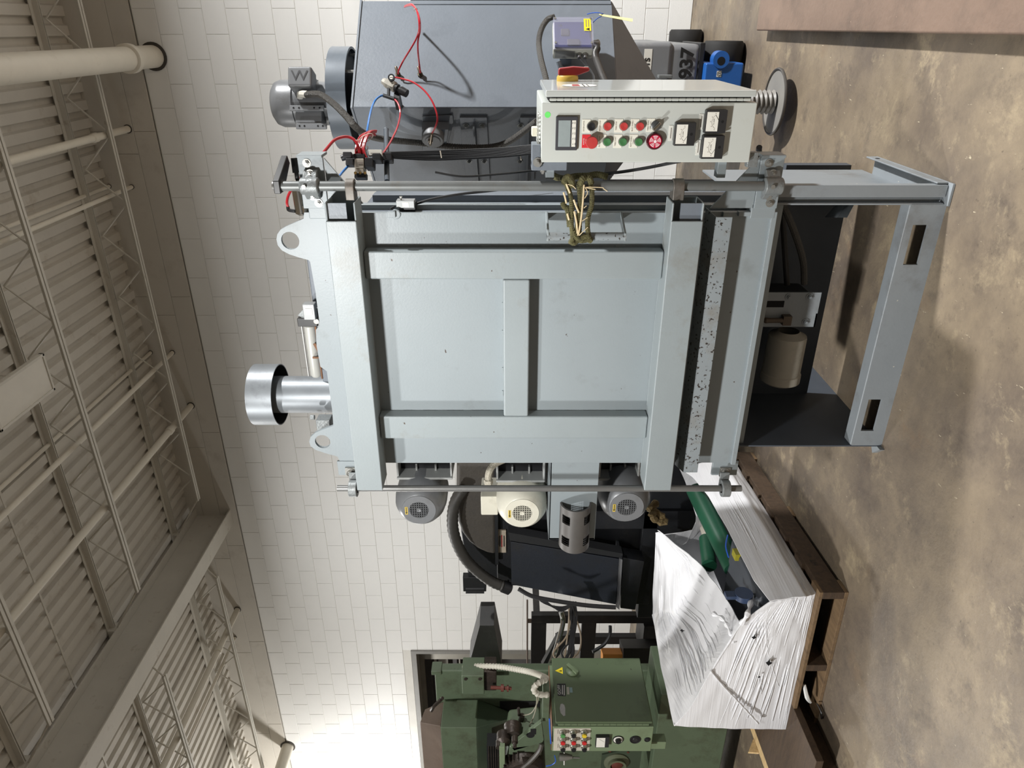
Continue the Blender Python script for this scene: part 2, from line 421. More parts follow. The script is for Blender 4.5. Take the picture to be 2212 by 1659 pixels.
# unlit flat light panel hanging from the joists
c1, c2, c3 = P(110, 842, 4.73), P(89.5, 763, 4.755), P(5, 912, 4.18)
lp = thing('ceiling_light', 'unlit flat white light panel hung under the roof joists', 'ceiling light', ((c1.x+c2.x)/2, 4.45, 5.0))
X0, X1 = -2.43, -2.13
put('frame', MB().box(X0, X1, 4.12, 4.14, 4.985, 5.02).box(X0, X1, 4.73, 4.75, 4.985, 5.02).box(X0, X0+.02, 4.12, 4.75, 4.985, 5.02).box(X1-.02, X1, 4.12, 4.75, 4.985, 5.02)
    .box(X0+.02, X1-.02, 4.14, 4.73, 5.005, 5.02), steel_m, lp, bev=.002)
put('diffuser', MB().box(X0+.02, X1-.02, 4.14, 4.73, 4.992, 5.004), mat('diffuser', (214, 210, 200), .5, var=.04), lp)
for yy in (4.2, 4.68): put('hanger', MB().cyl((X0+.15, yy, 5.02), (X0+.15, yy, ZC), .005, n=6), steel_m, lp)
# ================================================================== BLAST CABINET (the grey machine in the middle)
gray = mat('gray_paint', (137, 145, 148), .42, var=.03, scale=3, bump=.05, bscale=120, dirt=(118, 123, 122), dirt_amt=.12, dirt_scale=5, chips=(70, 58, 50), chip_amt=.02, chip_scale=38)
graytube = mat('gray_paint_worn', (138, 146, 148), .42, var=.04, scale=4, bump=.05, bscale=120, dirt=(122, 121, 114), dirt_amt=.18, dirt_scale=4, chips=(74, 60, 50), chip_amt=.05, chip_scale=26)
chipped = mat('gray_paint_chipped', (132, 139, 142), .5, var=.05, dirt=(120, 116, 108), dirt_amt=.3, dirt_scale=9, chips=(52, 46, 42), chip_amt=.62, chip_scale=85)
darkg = mat('slate_paint', (110, 117, 125), .45, var=.05, scale=3, bump=.08, bscale=70, dirt=(94, 101, 109), dirt_amt=.2, dirt_scale=2.5)
steel = mat('dull_steel', (150, 150, 148), .38, .75, var=.12, scale=12, dirt=(92, 82, 70), dirt_amt=.2, dirt_scale=9)
zinc = mat('zinc_bolt', (146, 145, 140), .42, .55, var=.08)
cast = mat('cast_gray', (128, 132, 132), .42, .25, var=.12, scale=18, bump=.25, bscale=70, dirt=(70, 66, 60), dirt_amt=.25, dirt_scale=14)
galv = mat('galvanised', (142, 147, 151), .42, .35, var=.14, scale=5, dirt=(108, 110, 114), dirt_amt=.2, dirt_scale=7)
black = mat('black_plastic', (26, 26, 28), .45, var=.1)
rubber = mat('rubber', (34, 33, 32), .75, var=.15)
rustm = mat('raw_rust', (120, 84, 58), .7, .1, var=.3, scale=14, bump=.3)
chrome = mat('stainless', (196, 192, 184), .16, 1.0, var=.05)
F0 = 2.56
bc = thing('blast_cabinet', 'big pale grey steel blast cabinet with a framed swing door on a slotted base', 'machine', (-1.1, 2.85, 0))
def ppoly(pts, Y): return [P(x, y, Y) for x, y in pts]
# --- front plate with two lifting eyes
out = [(657,459),(656,472),(641,479),(618,489),(606,496),(599,506),(597,517),(600,530),(609,541),(624,549),(645,556),(667,562),(670,566),(681,628),(690,696),(691,703),(682,713),(684,748),(692,792),(706,802),(718,891),(720,920),(697,928),(681,935),(671,944),(668,954),(671,964),(682,972),(703,979),(729,986),(734,996),(1590,990),(1670,457)]
def arc_plate(poly, holes, Y, t):
    """plate with round holes: filled with bmesh triangulation"""
    bm = bmesh.new(); ed = []
    def loop(pts):
        vs = [bm.verts.new(p) for p in pts]
        for i in range(len(vs)): ed.append(bm.edges.new((vs[i], vs[(i+1) % len(vs)])))
    loop(poly)
    for c, r in holes: loop([c+Vector((r*math.cos(2*math.pi*i/20), 0, r*math.sin(2*math.pi*i/20))) for i in range(20)])
    bmesh.ops.triangle_fill(bm, use_beauty=True, edges=ed)
    r_ = bmesh.ops.extrude_face_region(bm, geom=list(bm.faces))
    for v in [g for g in r_['geom'] if isinstance(g, bmesh.types.BMVert)]: v.co.y += t
    bm.verts.index_update()
    mb = MB(); mb.add([v.co.copy() for v in bm.verts], [tuple(v.index for v in f.verts) for f in bm.faces]); bm.free(); return mb
put('front_plate', arc_plate(ppoly(out, F0), [(P(627,520,F0), .033), (P(697,954,F0), .032)], F0, .014), gray, bc, smooth=0)
XL, XR = XY(996, F0), XY(457, F0)
# --- cabinet body behind the plate
ZB = .632
bd = MB().box(XL+.02, XR-.005, F0+.014, 3.10, .66, 2.12)
bd.hexa([(XL+.02, F0+.014, 2.12), (XR-.005, F0+.014, 2.12), (XR-.005, 3.10, 2.12), (XL+.02, 3.10, 2.12)], [(XL+.1, F0+.014, 2.19), (XR-.09, F0+.014, 2.19), (XR-.09, 3.0, 2.19), (XL+.1, 3.0, 2.19)])
put('body', bd, darkg, bc, bev=.004)
put('roof_light_block', MB().box(XL+.10, XR-.15, 2.80, 3.36, 1.2, 2.40), darkg, bc, bev=.006)  # unseen block added to keep lamp light off the dust collector's left face
put('side_flange', MB().box(XR-.004, XR+.012, F0+.05, F0+.09, .70, 2.15), gray, bc)
put('side_rib', MB().box(XR-.006, XR+.02, 2.74, 2.80, .70, 2.1), darkg, bc)
# bottom trough front (below the door)
x0, x1 = XL, XR
put('lower_front', MB().box(x0, x1, F0-.012, F0, ZB+.012, ZY(1560,470,F0)), gray, bc)
put('lower_lip', MB().box(x0-.004, x1+.004, F0-.024, F0+.004, ZB-.006, ZB+.014).box(x1-.012, x1+.004, F0-.024, F0, ZB+.014, ZY(1590,470,F0)), gray, bc, bev=.002)
# --- door
D0 = 2.545
YT = 2.43                                    # face of the 4 inch tubes
def zz(x, y, Y): return ZY(x, y, Y)
zt1, zt0 = zz(703, 478, YT), zz(769.5, 478, YT)
zb1, zb0 = zz(1450, 478, YT), zz(1519.5, 478, YT)
xr_cut, xr, xl = XY(478, YT), XY(431, YT+.06), XY(1060, YT)
dr = put('door_panel', MB().box(XL, XR, D0, F0-.001, zz(1528, 470, D0), zt1-.02), gray, bc, bev=.002)
put('door_seal', MB().box(XL+.004, XR-.004, D0+.002, F0, zz(1540,470,D0), zz(1528,470,D0)), rubber, bc)
def htube(name, z0, z1):
    w = .007
    mb = MB().box(xl, xr_cut, YT, YT+w, z0, z1).box(xl, xr, D0-w, D0, z0, z1).box(xl, xr, YT+w, D0-w, z1-w, z1).box(xl, xr, YT+w, D0-w, z0, z0+w).box(xl, xl+w, YT+w, D0-w, z0+w, z1-w)
    o = put(name, mb, graytube, bc, smooth=0, bev=.005)
    za_, zb_ = (z0+.034, z1-.006) if name == 'top_tube' else (z0+.004, z1-.032)
    put('inner_stop', MB().box(xr_cut-.01, xr-.004, YT+.018, YT+.024, za_, zb_), darkg, o)
    return o
tt = htube('top_tube', zt0, zt1); bt = htube('bottom_tube', zb0, zb1)
YS = 2.487
def vtube(name, y0, y1):
    return put(name, MB().box(XY(y1, YS), XY(y0, YS), YS, D0, zb1, zt0), graytube, bc, bev=.007)
vtube('stile', 543, 604); vtube('stile', 900, 948)
xs0, xs1 = XY(900, YS), XY(604, YS)
put('middle_rail', MB().box(xs0, xs1, YS, D0, zz(1143,750,YS), zz(1087,750,YS)), graytube, bc, bev=.007)
# stitch welds
wm = MB()
for x in (760, 800, 850): pass
for y in (608, 660, 720, 800, 850): 
    a = P(1086, y, D0-.003); wm.box(a.x-.012, a.x+.012, D0-.004, D0+.001, a.z-.002, a.z+.003)
for x in (860, 905, 955, 1010, 1070, 1180, 1250, 1320): 
    a = P(x, 888, D0-.003); wm.box(a.x-.003, a.x+.004, D0-.004, D0+.001, a.z-.018, a.z+.018)
for x in (870, 960, 1050, 1180, 1260, 1340): 
    a = P(x, 532, D0-.003); wm.box(a.x-.003, a.x+.004, D0-.004, D0+.001, a.z-.018, a.z+.018)
put('stitch_weld', wm, graytube, bc, kind='stuff')
# drip ledge (angle) under the door, open at the right end
zl1, zl0 = zz(1547, 470, 2.485), zz(1583, 470, 2.485)
xa, xb = XY(1021, 2.485), XY(469, 2.485)
put('drip_ledge', MB().box(xa, xb, 2.485, 2.490, zl0, zl1).hexa([(xa, 2.485, zl1-.004), (xb, 2.485, zl1-.004), (xb+.02, F0-.013, zl1+.020), (xa, F0-.013, zl1+.020)],
    [(xa, 2.485, zl1), (xb, 2.485, zl1), (xb+.02, F0-.013, zl1+.025), (xa, F0-.013, zl1+.025)]), chipped, bc, bev=.002)
# keeper tab and limit switch at the right of the door
a = P(841, 464, D0-.01)
put('keeper_tab', MB().box(a.x-.010, a.x+.012, D0-.014, D0-.001, a.z-.022, a.z+.006).lathe((a.x, D0-.001, a.z-.022), (0,-1,0), [(0,.019),(.004,.016)], 16), gray, bc, bev=.002)
# door handle: bar on two swept brackets
hy = 2.425
h0, h1 = P(1181, 512, hy), P(1352, 510, hy); hx = (h0.x+h1.x)/2
hz0, hz1 = h1.z, h0.z
hd = put('door_handle', MB().cyl((hx, hy, hz0), (hx, hy, hz1), .0145, n=16), chipped, bc)
for z in (hz0+.004, hz1-.004):
    put('handle_bracket', MB().prism([(hx-.013, hy-.016, z-.004), (hx+.014, hy-.012, z-.004), (hx+.060, D0, z-.004), (hx+.028, D0, z-.004)], (0, 0, .008)), graytube, hd, bev=.002)
# door hinge: long pipe, ears, two bearing blocks
YP = 2.49
px_ = XY(402, YP)
zp1, zp0 = zz(608, 402, YP), zz(1692, 402, YP)
pp = put('hinge_pipe', MB().cyl((px_, YP, zp0), (px_, YP, zp1), .0168, n=24), mat('pipe_grey', (112, 115, 114), .42, .3, var=.12, scale=7, dirt=(104, 96, 84), dirt_amt=.25, dirt_scale=9), bc)
for (xa_, xb_) in ((748, 767), (1452, 1476)):
    z1, z0 = zz(xa_, 402, YP), zz(xb_, 402, YP)
    put('hinge_ear', MB().prism([(px_+.026*math.cos(t), YP+.028*math.sin(t), z0) for t in [math.pi*(-.5+i/8) for i in range(9)]]+[(xr+.002, YP+.028, z0), (xr+.002, YP-.028, z0)], (0,0,z1-z0)),
        mat('raw_ear', (112, 108, 102), .5, .5, var=.25, scale=20, dirt=(96, 72, 56), dirt_amt=.2, dirt_scale=14), pp, bev=.003)
def bearing(x0_, x1_, bolts):
    ztop, zbot = zz(x0_, 400, YP+.05), zz(x1_, 400, YP+.05)
    xb0, xb1 = px_-.086, px_+.092
    mt_ = put('bearing_plate', MB().box(xb0, xb1, YP+.040, YP+.052, zbot, ztop).box(xb1-.004, xb1+.006, YP+.03, YP+.11, zbot, ztop), gray, bc, bev=.002)
    zc = (ztop+zbot)/2
    h = MB().lathe((px_, YP, zc-.033), (0,0,1), [(0,.022),(.004,.029),(.062,.029),(.066,.022)], 24)
    h.prism([(px_-.050, YP+.038, zc-.024), (px_+.050, YP+.038, zc-.024), (px_+.050, YP+.022, zc-.024), (px_+.024, YP-.004, zc-.024), (px_-.024, YP-.004, zc-.024), (px_-.050, YP+.022, zc-.024)], (0,0,.048))
    b = put('bearing_block', h, cast, mt_, bev=.003)
    for dx in (-.038, .038):
        put('bolt', MB().hexbolt((px_+dx, YP+.021, zc), (0,-1,0), .0085, .008), zinc, mt_)
    for dx, dz in ((-.066, -.05), (.070, .05)):
        put('bolt', MB().hexbolt((px_+dx, YP+.040, zc+dz*.25), (0,-1,0), .0085, .008), zinc, mt_)
    put('set_screw', MB().cyl((px_+.004, YP-.033, zc+.012), (px_+.004, YP-.037, zc+.012), .008, n=6), zinc, mt_)
    return mt_
b1 = bearing(651, 705, 4); b2 = bearing(1634, 1684, 4)
# gusset brackets that carry the bearings
zg = zz(706, 380, YP+.06)
put('bearing_gusset', MB().prism([(px_+.085, YP+.045, zg), (px_-.07, YP+.045, zg), (px_-.07, YP+.045, zg-.12)], (0,.01,0)), gray, bc)
zg = zz(1634, 380, YP+.06)
put('bearing_gusset', MB().prism([(px_+.09, YP+.045, zg), (px_-.085, YP+.045, zg), (px_-.085, YP+.045, zg+.15)], (0,.01,0)), gray, bc)
put('bearing_arm', MB().box(XR-.02, px_-.07, YP+.045, F0+.03, zz(705,430,YP), zz(655,430,YP)), gray, bc, bev=.003)
put('bearing_arm', MB().box(XR-.02, px_-.07, YP+.045, F0+.03, zz(1690,430,YP), zz(1636,430,YP)), gray, bc, bev=.003)
# lever and air cylinder at the top of the hinge pipe
zl = zz(602, 402, YP)
lever = put('hinge_lever', MB().prism([(px_-.022, YP-.024, zl-.011), (px_+.022, YP-.024, zl-.011), (px_+.085, YP+.11, zl-.011), (px_+.055, YP+.13, zl-.011), (px_-.022, YP+.022, zl-.011)], (0,0,.022)), mat('dark_steel', (58, 58, 58), .4, .6, var=.15), bc, bev=.003)
put('lever_cap', MB().lathe((px_, YP, zl+.011), (0,0,1), [(0,.018),(.008,.016),(.012,.006)], 16), steel, lever)
c0 = Vector((px_+.07, YP+.12, zl-.03)); c1 = P(656, 470, 2.585)
dv = (c1-c0)
cy = put('air_cylinder', MB().lathe(c0+dv*.34, dv, [(0,.012),(.004,.026),(dv.length*.58,.026),(dv.length*.62,.014)], 20), chrome, bc)
put('rod_end', MB().cyl(c0, c0+dv*.36, .008, n=10).lathe(c0-dv*.02, dv, [(0,.012),(.05,.014)], 10), mat('dark_steel', (58,58,58)), cy)
# left latch rod with split collars
YR = 2.49
lx = XY(1055, YR)
rod = put('latch_rod', MB().cyl((lx, YR, zz(1601,1055,YR)), (lx, YR, zz(729,1055,YR)), .0135, n=18), mat('rod_grey', (120, 120, 118), .4, .5, var=.12, scale=9), bc)
for (xc, yb, xb_) in ((764, 1062, 758), (1566, 1062, 1565)):
    c = P(xc, 1057, YR)
    put('split_collar', MB().lathe((lx, YR, c.z-.017), (0,0,1), [(0,.020),(0,.036),(.034,.036),(.034,.020)], 24, cap=False).box(lx-.03, lx+.06, YR+.025, YR+.033, c.z-.02, c.z+.02), cast, rod, bev=.002)
    t = P(xb_, 1018, F0-.004)
    put('latch_tab', MB().box(XL-.07, XL+.001, F0-.004, F0+.008, t.z-.055, t.z+.055), gray, bc, bev=.003)
    put('latch_bolt', MB().box(t.x-.022, t.x+.022, F0-.012, F0-.004, t.z-.022, t.z+.022).hexbolt((t.x, F0-.012, t.z), (0,-1,0), .012, .012), zinc, bc)
# exhaust stack with rain cap
sy = 2.83
def zs(x): return zz(x, 852, sy)
sx = XY(852, sy); dS = dY(852, sy)
R1, R2 = 40*dS/F, 66*dS/F
st = put('exhaust_stack', MB().cyl((sx, sy, 2.15), (sx, sy, zs(575)), R1, n=40), galv, bc)
zc0, zc1 = zs(607), zs(553)
put('rain_cap', MB().lathe((sx, sy, 0), (0,0,1), [(zc0, R2-.004), (zc0, R2), (zc1, R2), (zc1, R2-.02), (zc1-.004, R2-.02), (zc1-.004, 0.0)], 48, cap=False), galv, st)
put('cap_inside', MB().lathe((sx, sy, 0), (0,0,1), [(zc0+.001, R2-.004), (zc1-.006, R2-.004), (zc1-.006, 0)], 48, cap=False), mat('cap_shade', (22, 22, 24), .8), st)  # cap lining coloured near black for the shade in the hollow
# air cylinder and valve on the roof, behind the plate
ya = 2.72
a, b = P(676, 812, ya), P(672, 700, ya)
b.z = a.z = (a.z+b.z)/2-.005
rc = put('roof_cylinder', MB().lathe(b, a-b, [(0,.018),(.006,.024),((a-b).length-.01,.024),((a-b).length,.018)], 20), mat('white_cylinder', (196, 196, 190), .3, .2, var=.03), bc)
put('tie_rod', MB().cyl(b+Vector((0,0,.034)), a+Vector((0,0,.034)), .004, n=6), steel, rc)
put('tie_rod', MB().cyl(b+Vector((0,-.025,-.03)), a+Vector((0,-.025,-.03)), .004, n=6), rustm, rc)
put('cylinder_head', MB().box(b.x, b.x+.035, ya-.03, ya+.03, b.z-.04, b.z+.04), mat('dark_steel', (58,58,58)), rc, bev=.003)
v = P(672, 668, ya-.03)
vb = put('limit_switch', MB().box(v.x-.035, v.x+.03, ya-.06, ya-.02, v.z-.022, v.z+.025), mat('alu', (150, 152, 152), .42, .3, var=.06), bc, bev=.003)
put('switch_plate', MB().box(v.x-.012, v.x+.014, ya-.0615, ya-.06, v.z-.012, v.z+.014), mat('label_white', (228, 226, 216), .5, var=.02), vb)
put('switch_roller', MB().cyl((v.x-.045, ya-.05, v.z-.02), (v.x-.045, ya-.02, v.z-.02), .011, n=14), zinc, vb)
put('cylinder_bracket', MB().prism([(v.x-.09, ya-.02, v.z-.03), (v.x-.03, ya-.02, v.z+.06), (v.x+.0, ya-.02, v.z+.03), (v.x+.0, ya-.02, v.z-.03)], (0,.012,0)), cast, bc)
e = P(770, 0, ya)
c = P(684, 757, ya-.03)
put('sensor_arm', MB().prism([(c.x-.03, ya-.035, c.z-.03), (c.x+.035, ya-.035, c.z+.0), (c.x+.03, ya-.035, c.z+.010), (c.x-.03, ya-.035, c.z-.015)], (0,.006,0)).box(c.x-.035,c.x-.028,ya-.035,ya-.029,c.z-.03,c.z+.02), rustm, bc)
# switch between lugs at left
v = P(698, 912, 2.70); put('roof_latch', MB().box(v.x-.02, v.x+.03, 2.66, 2.72, v.z-.04, v.z+.02).cyl((v.x+.03, 2.69, v.z+.03), (v.x+.03, 2.69, v.z+.05), .012, n=6), cast, bc, bev=.003)
# --- base --------------------------------------------------------------
B0 = 2.59
bl, br = XY(962, B0), XY(441, B0)
zt = .128
def slot(px): return px
s1x0, s1x1 = XY(572, B0), XY(486, B0); s2x0, s2x1 = XY(931, B0), XY(863, B0)
za, zc_ = .049, .104
base_m = mat('base_paint', (138, 144, 148), .45, var=.06, scale=3, bump=.06, dirt=(112, 112, 110), dirt_amt=.3, dirt_scale=4, chips=(190, 188, 178), chip_amt=.04, chip_scale=40)
ch = MB()
for (p, q) in ((bl, s2x0), (s2x1, s1x0), (s1x1, br)): ch.box(p, q, B0, B0+.010, 0, zt)
for (p, q) in ((s2x0, s2x1), (s1x0, s1x1)): ch.box(p, q, B0, B0+.010, 0, za).box(p, q, B0, B0+.010, zc_, zt)
put('base_channel', ch, base_m, bc, smooth=0)
put('channel_top', MB().box(bl, br, B0, B0+.065, zt-.004, zt+.006), base_m, bc, bev=.005)
for p, q in ((s2x0, s2x1), (s1x0, s1x1)):
    pk = MB().box(p-.004, p, B0+.01, B0+.45, za, zc_).box(q, q+.004, B0+.01, B0+.45, za, zc_).box(p, q, B0+.01, B0+.45, zc_, zc_+.004)
BY = 3.07
dkb = mat('base_inside_shade', (72, 78, 86), .5, var=.08)  # darker copy of the base paint; the inside's shade is in the colour
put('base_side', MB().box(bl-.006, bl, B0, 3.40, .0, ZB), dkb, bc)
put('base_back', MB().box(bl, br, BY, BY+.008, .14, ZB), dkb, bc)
put('base_beam', MB().box(bl, br, B0+.30, B0+.38, ZB-.08, ZB+.03).box(bl, br, B0+.02, B0+.07, ZB-.05, ZB), gray, bc)
# right post: channel with foot
pr0, pr1 = br, XY(400, B0)
put('base_post', MB().box(pr0-.004, pr0+.004, B0, B0+.06, .012, .72).box(pr0+.004, pr0+.028, B0+.028, B0+.034, .012, .72).box(pr0+.024, pr1, B0, B0+.034, .012, .72), base_m, bc, smooth=0, bev=.003)
f0, f1 = PZ(2052, 406, 0), PZ(1893, 354, 0)
fx0 = pr0-.004
put('base_foot', MB().box(fx0, pr1+.008, B0-.02, f1.y, 0, .010).box(pr1+.002, pr1+.008, B0+.01, f1.y, .010, .05), base_m, bc, bev=.002)
q = Vector((pr1+.0085, f1.y-.06, .03)); put('foot_hole', MB().lathe(q, (1,0,0), [(0,0),(.0006,.010)], 12, cap=False), mat('slot_dark', (12,12,13), .9), bc)
put('right_side_panel', MB().hexa([(pr0-.006, B0+.05, .010), (pr0+.002, B0+.05, .010), (pr0+.002, 3.27, .010), (pr0-.006, 3.27, .010)], [(pr0-.006, B0+.05, .72), (pr0+.002, B0+.05, .72), (pr0+.002, 3.27, .72), (pr0-.006, 3.27, .72)]), base_m, bc)
put('rear_light_stop', MB().box(bl, br, 3.40, 3.46, 0, .30), dkb, bc)  # unseen bar added to stop back light spilling under the base
put('foot_plate', MB().prism([(bl-.004, B0+.06, 0), (bl-.05, B0+.02, 0), (bl-.004, B0-.03, 0)], (0,0,.02)), base_m, bc)
# gear motor under the cabinet
gy = 2.80
g0, g1 = P(1632, 632, gy), P(1760, 706, gy)
gp = put('gear_plate', MB().box(g1.x, g0.x, gy, gy+.008, g1.z, .66).box(g1.x, g1.x+.06, gy, gy+.1, g1.z, g1.z+.006), base_m, bc)
put('gear_case', MB().box(g1.x+.01, g0.x-.01, gy+.02, gy+.16, g1.z+.03, .62), mat('gear_black', (38, 38, 40), .5, var=.2), gp, bev=.012)
for (x, y) in ((1704, 641), (1749, 641), (1740, 695)): 
    q = P(x, y, gy); put('bolt', MB().hexbolt(q, (0,-1,0), .009, .007), base_m, gp)
q = P(1693, 692, gy-.02); q2 = P(1655, 692, gy-.02)
put('pipe_nipple', MB().cyl(q, q2, .011, n=12).sphere(q2, .013, 10).box(q.x-.02, q.x+.02, gy-.03, gy, q.z-.03, q.z+.005), mat('brown_fitting', (84, 72, 60), .5, .3, var=.2), gp)
q = P(1668, 656, gy-.001); put('plate_slot', MB().box(q.x-.016, q.x+.012, gy-.001, gy+.001, q.z-.05, q.z+.05), mat('slot_dark', (12, 12, 13), .9), gp)
mc0, mc1 = P(1692, 714, gy+.06), P(1700, 832, gy+.06)
mcz = (P(1695, 760, gy+.06)).z
mo = put('gear_motor', MB().lathe((mc0.x, gy+.06, mcz), (-1,0,0), [(0,.045),(.012,.06),(.02,.078),(.03,.08),(.195,.08),(.2,.085),(.235,.085),(.246,.07),(.25,.0)], 32, cap=False), mat('cream_motor', (176, 170, 156), .45, var=.08, scale=7, dirt=(120, 112, 100), dirt_amt=.2), bc)
put('conduit_hose', MB().tube([P(1690, 440, 2.72), P(1712, 490, 2.74), P(1734, 560, 2.79), P(1737, 612, 2.83)], .0135, 10, 8), mat('flex_grey', (74, 72, 68), .5, .2, bump=.6, bscale=200), bc)
put('conduit_hose', MB().tube([P(1690, 452, 2.85), P(1694, 520, 2.86), P(1700, 615, 2.88)], .012, 10, 8), mat('flex_black', (38, 37, 36), .55), bc)
put('back_angle', MB().hexa([P(1808, 440, 2.95), P(1830, 470, 2.8), P(1846, 440, 2.9), P(1835,440,3.0)], [p+Vector((0,.006,.006)) for p in (P(1786, 470, 2.95), P(1812, 471, 2.8), P(1846, 440, 2.9), P(1835,440,3.0))]), base_m, bc)
# ================================================================== BLAST WHEEL MOTORS on the left of the cabinet (parts of it)
motor_g = mat('motor_grey', (118, 120, 122), .36, .1, var=.06, scale=6, bump=.05, dirt=(92, 90, 86), dirt_amt=.12)
motor_w = mat('motor_cream', (206, 203, 188), .36, var=.04, scale=6, dirt=(160, 152, 136), dirt_amt=.12)
pit = mat('vent_dark', (10, 10, 11), .9)
warn_y = mat('sticker_yellow', (214, 186, 78), .5)
ink = mat('ink_black', (18, 18, 18), .6)
white_lab = mat('label_white', (228, 226, 216), .5, var=.02)
YF = 2.72
def wheel_motor(x, y, mt_, lab):
    c = P(x, y, YF)
    prof = [(0,.100),(.14,.100),(.14,.123),(.24,.124),(.285,.118),(.318,.102),(.338,.086),(.342,.080),(.345,.079),(.345,.046)]
    cl = (sx_cl := XL-.145)
    if c.x+.124 > XL-.004: c.x = XL-.13
    o = put('blast_motor', MB().lathe((c.x, YF+.345, c.z), (0,-1,0), prof, 40, cap=False), mt_, bc); o['label'] = lab
    put('fan_grille', MB().lathe((c.x, YF+.012, c.z), (0,-1,0), [(0,.0),(.0005,.0465)], 28, cap=False), pit, o)
    g = MB(); n_ = 7
    for i in range(-4, 5):
        t = i*.0105; h = math.sqrt(max(0, .0465**2-t*t))
        if h > .004: g.box(c.x+t-.0012, c.x+t+.0012, YF-.0005, YF+.003, c.z-h, c.z+h).box(c.x-h, c.x+h, YF-.0005, YF+.003, c.z+t-.0012, c.z+t+.0012)
    g.lathe((c.x, YF+.004, c.z), (0,-1,0), [(0,.010),(.006,.010),(.006,.004),(.004,0)], 14, cap=False)
    put('grille_bars', g, mt_, o)
    put('rotation_sticker', MB().box(c.x-.024, c.x+.018, YF-.0012, YF-.0004, c.z+.053, c.z+.065), warn_y, o)
    put('rotation_arrow', MB().prism([(c.x-.022, YF-.0016, c.z+.059), (c.x-.012, YF-.0016, c.z+.064), (c.x-.012, YF-.0016, c.z+.0608), (c.x+.016, YF-.0016, c.z+.0608), (c.x+.016, YF-.0016, c.z+.0572), (c.x-.012, YF-.0016, c.z+.0572), (c.x-.012, YF-.0016, c.z+.054)], (0,.0003,0)), ink, o)
    return o, c
m1, c1_ = wheel_motor(905, 1102, motor_g, 'upper grey blast wheel motor')
m2, c2_ = wheel_motor(1128, 1109, motor_w, 'cream blast wheel motor in the middle')
m3, c3_ = wheel_motor(1354, 1096, motor_g, 'lower grey blast wheel motor')
put('wheel_housing', MB().box(XL-.32, XL+.03, 3.065, 3.11, ZY(1420,1060,3.1), ZY(850,1060,3.1)), mat('wheel_black', (36, 38, 42), .55, var=.2, scale=9), bc, bev=.004)
tb_m = mat('terminal_grey', (150, 152, 150), .4, var=.05)
def terminal_box(x0_, x1_, y0_, y1_, par, tilt=0.0):
    Y = 2.82; a = P(x0_, y1_, Y); b = P(x1_, y0_, Y); b.x = min(b.x, XL+.02)
    o = put('terminal_box', MB().box(a.x, a.x+.012, Y-.01, Y+.16, b.z, a.z).box(a.x, b.x, Y+.08, Y+.16, b.z, a.z).box(a.x, b.x, Y, Y+.16, a.z-.010, a.z).box(a.x, b.x, Y, Y+.16, b.z, b.z+.010), tb_m, par, bev=.003)
    put('lid_recess', MB().box(a.x+.012, b.x, Y+.070, Y+.080, b.z+.01, a.z-.01), mat('lid_black', (22, 23, 26), .5), o)
    for t in (.33, .68):
        z = a.z+(b.z-a.z)*t; put('lid_rib', MB().box(a.x+.012, a.x+.05, Y+.05, Y+.072, z-.004, z+.004), tb_m, o)
terminal_box(858, 976, 998, 1034, m1); terminal_box(1072, 1178, 998, 1040, m2); terminal_box(1292, 1384, 998, 1036, m3)
# cable gland and cream cable box beside the middle motor
c = P(1062, 1040, 2.80)
put('motor_conduit', MB().tube([P(1090, 992, 2.84), P(1066, 1004, 2.82), P(1056, 1022, 2.81), P(1055, 1040, 2.80)], .017, 10, 6).lathe(P(1055, 1036, 2.80), (-.9,-.1,0), [(0,.022),(.02,.022),(.02,.018),(.035,.018)], 6), mat('flex_light', (178, 172, 156), .4, .2, var=.1, bump=.5, bscale=180), m2)
a, b = P(1040, 1100, 2.93), P(1076, 1060, 2.93)
put('cable_box', MB().box(a.x, b.x, 2.88, 3.05, b.z, a.z), motor_w, m2, bev=.006)
# guard plate with a bent four hole guard
gy_ = 2.66
a, b = P(1187, 1166, gy_), P(1290, 996, gy_)
gpz0, gpz1 = ZY(1290, 1080, gy_), ZY(1187, 1080, gy_)
gpl = put('guard_plate', MB().box(a.x, XL-.002, gy_, gy_+.012, gpz0, gpz1).box(a.x, a.x+.012, gy_, gy_+.05, gpz0, gpz1).box(a.x, XL-.002, gy_, gy_+.36, gpz1-.008, gpz1), gray, bc, bev=.002)
gl, gr = P(1241, 1188, gy_-.05), P(1241, 1098, gy_-.05); rg = 33*dY(1140, gy_)/F
gz = gl.z
shell = MB(); N_ = 30; L_ = gr.x-gl.x
for r_ in (rg, rg-.008):
    pass
prof_o = [(math.sin(t)*-1, math.cos(t)) for t in [math.pi*i/N_ for i in range(N_+1)]]
def shell_pt(u, t, r): return Vector((gl.x+L_*u, gy_-.004-r*math.sin(t)*1.05, gz+r*math.cos(t)))
holes = {(i, j) for i in range(20) for j in range(30) for (ci, cj) in ((4.5, 7.5), (4.5, 22.5), (14.5, 7.5), (14.5, 22.5)) if ((i-ci)/2.3)**2+((j-cj)/3.3)**2 <= 1}
NU = 20; vs = []; fs = []
for r in (rg, rg-.008):
    for i in range(NU+1):
        for j in range(N_+1): vs.append(shell_pt(i/NU, math.pi*j/N_, r))
o1 = (NU+1)*(N_+1)
for i in range(NU):
    for j in range(N_):
        a_ = i*(N_+1)+j; q = (a_, a_+1, a_+N_+2, a_+N_+1)
        if (i, j) in holes: 
            for e in range(4): p_, p2 = q[e], q[(e+1) % 4]; fs.append((p_, p2, p2+o1, p_+o1))
            continue
        fs += [q, tuple(reversed([k+o1 for k in q]))]
for i in range(NU): 
    for j in (0, N_): fs.append((i*(N_+1)+j, (i+1)*(N_+1)+j, (i+1)*(N_+1)+j+o1, i*(N_+1)+j+o1))
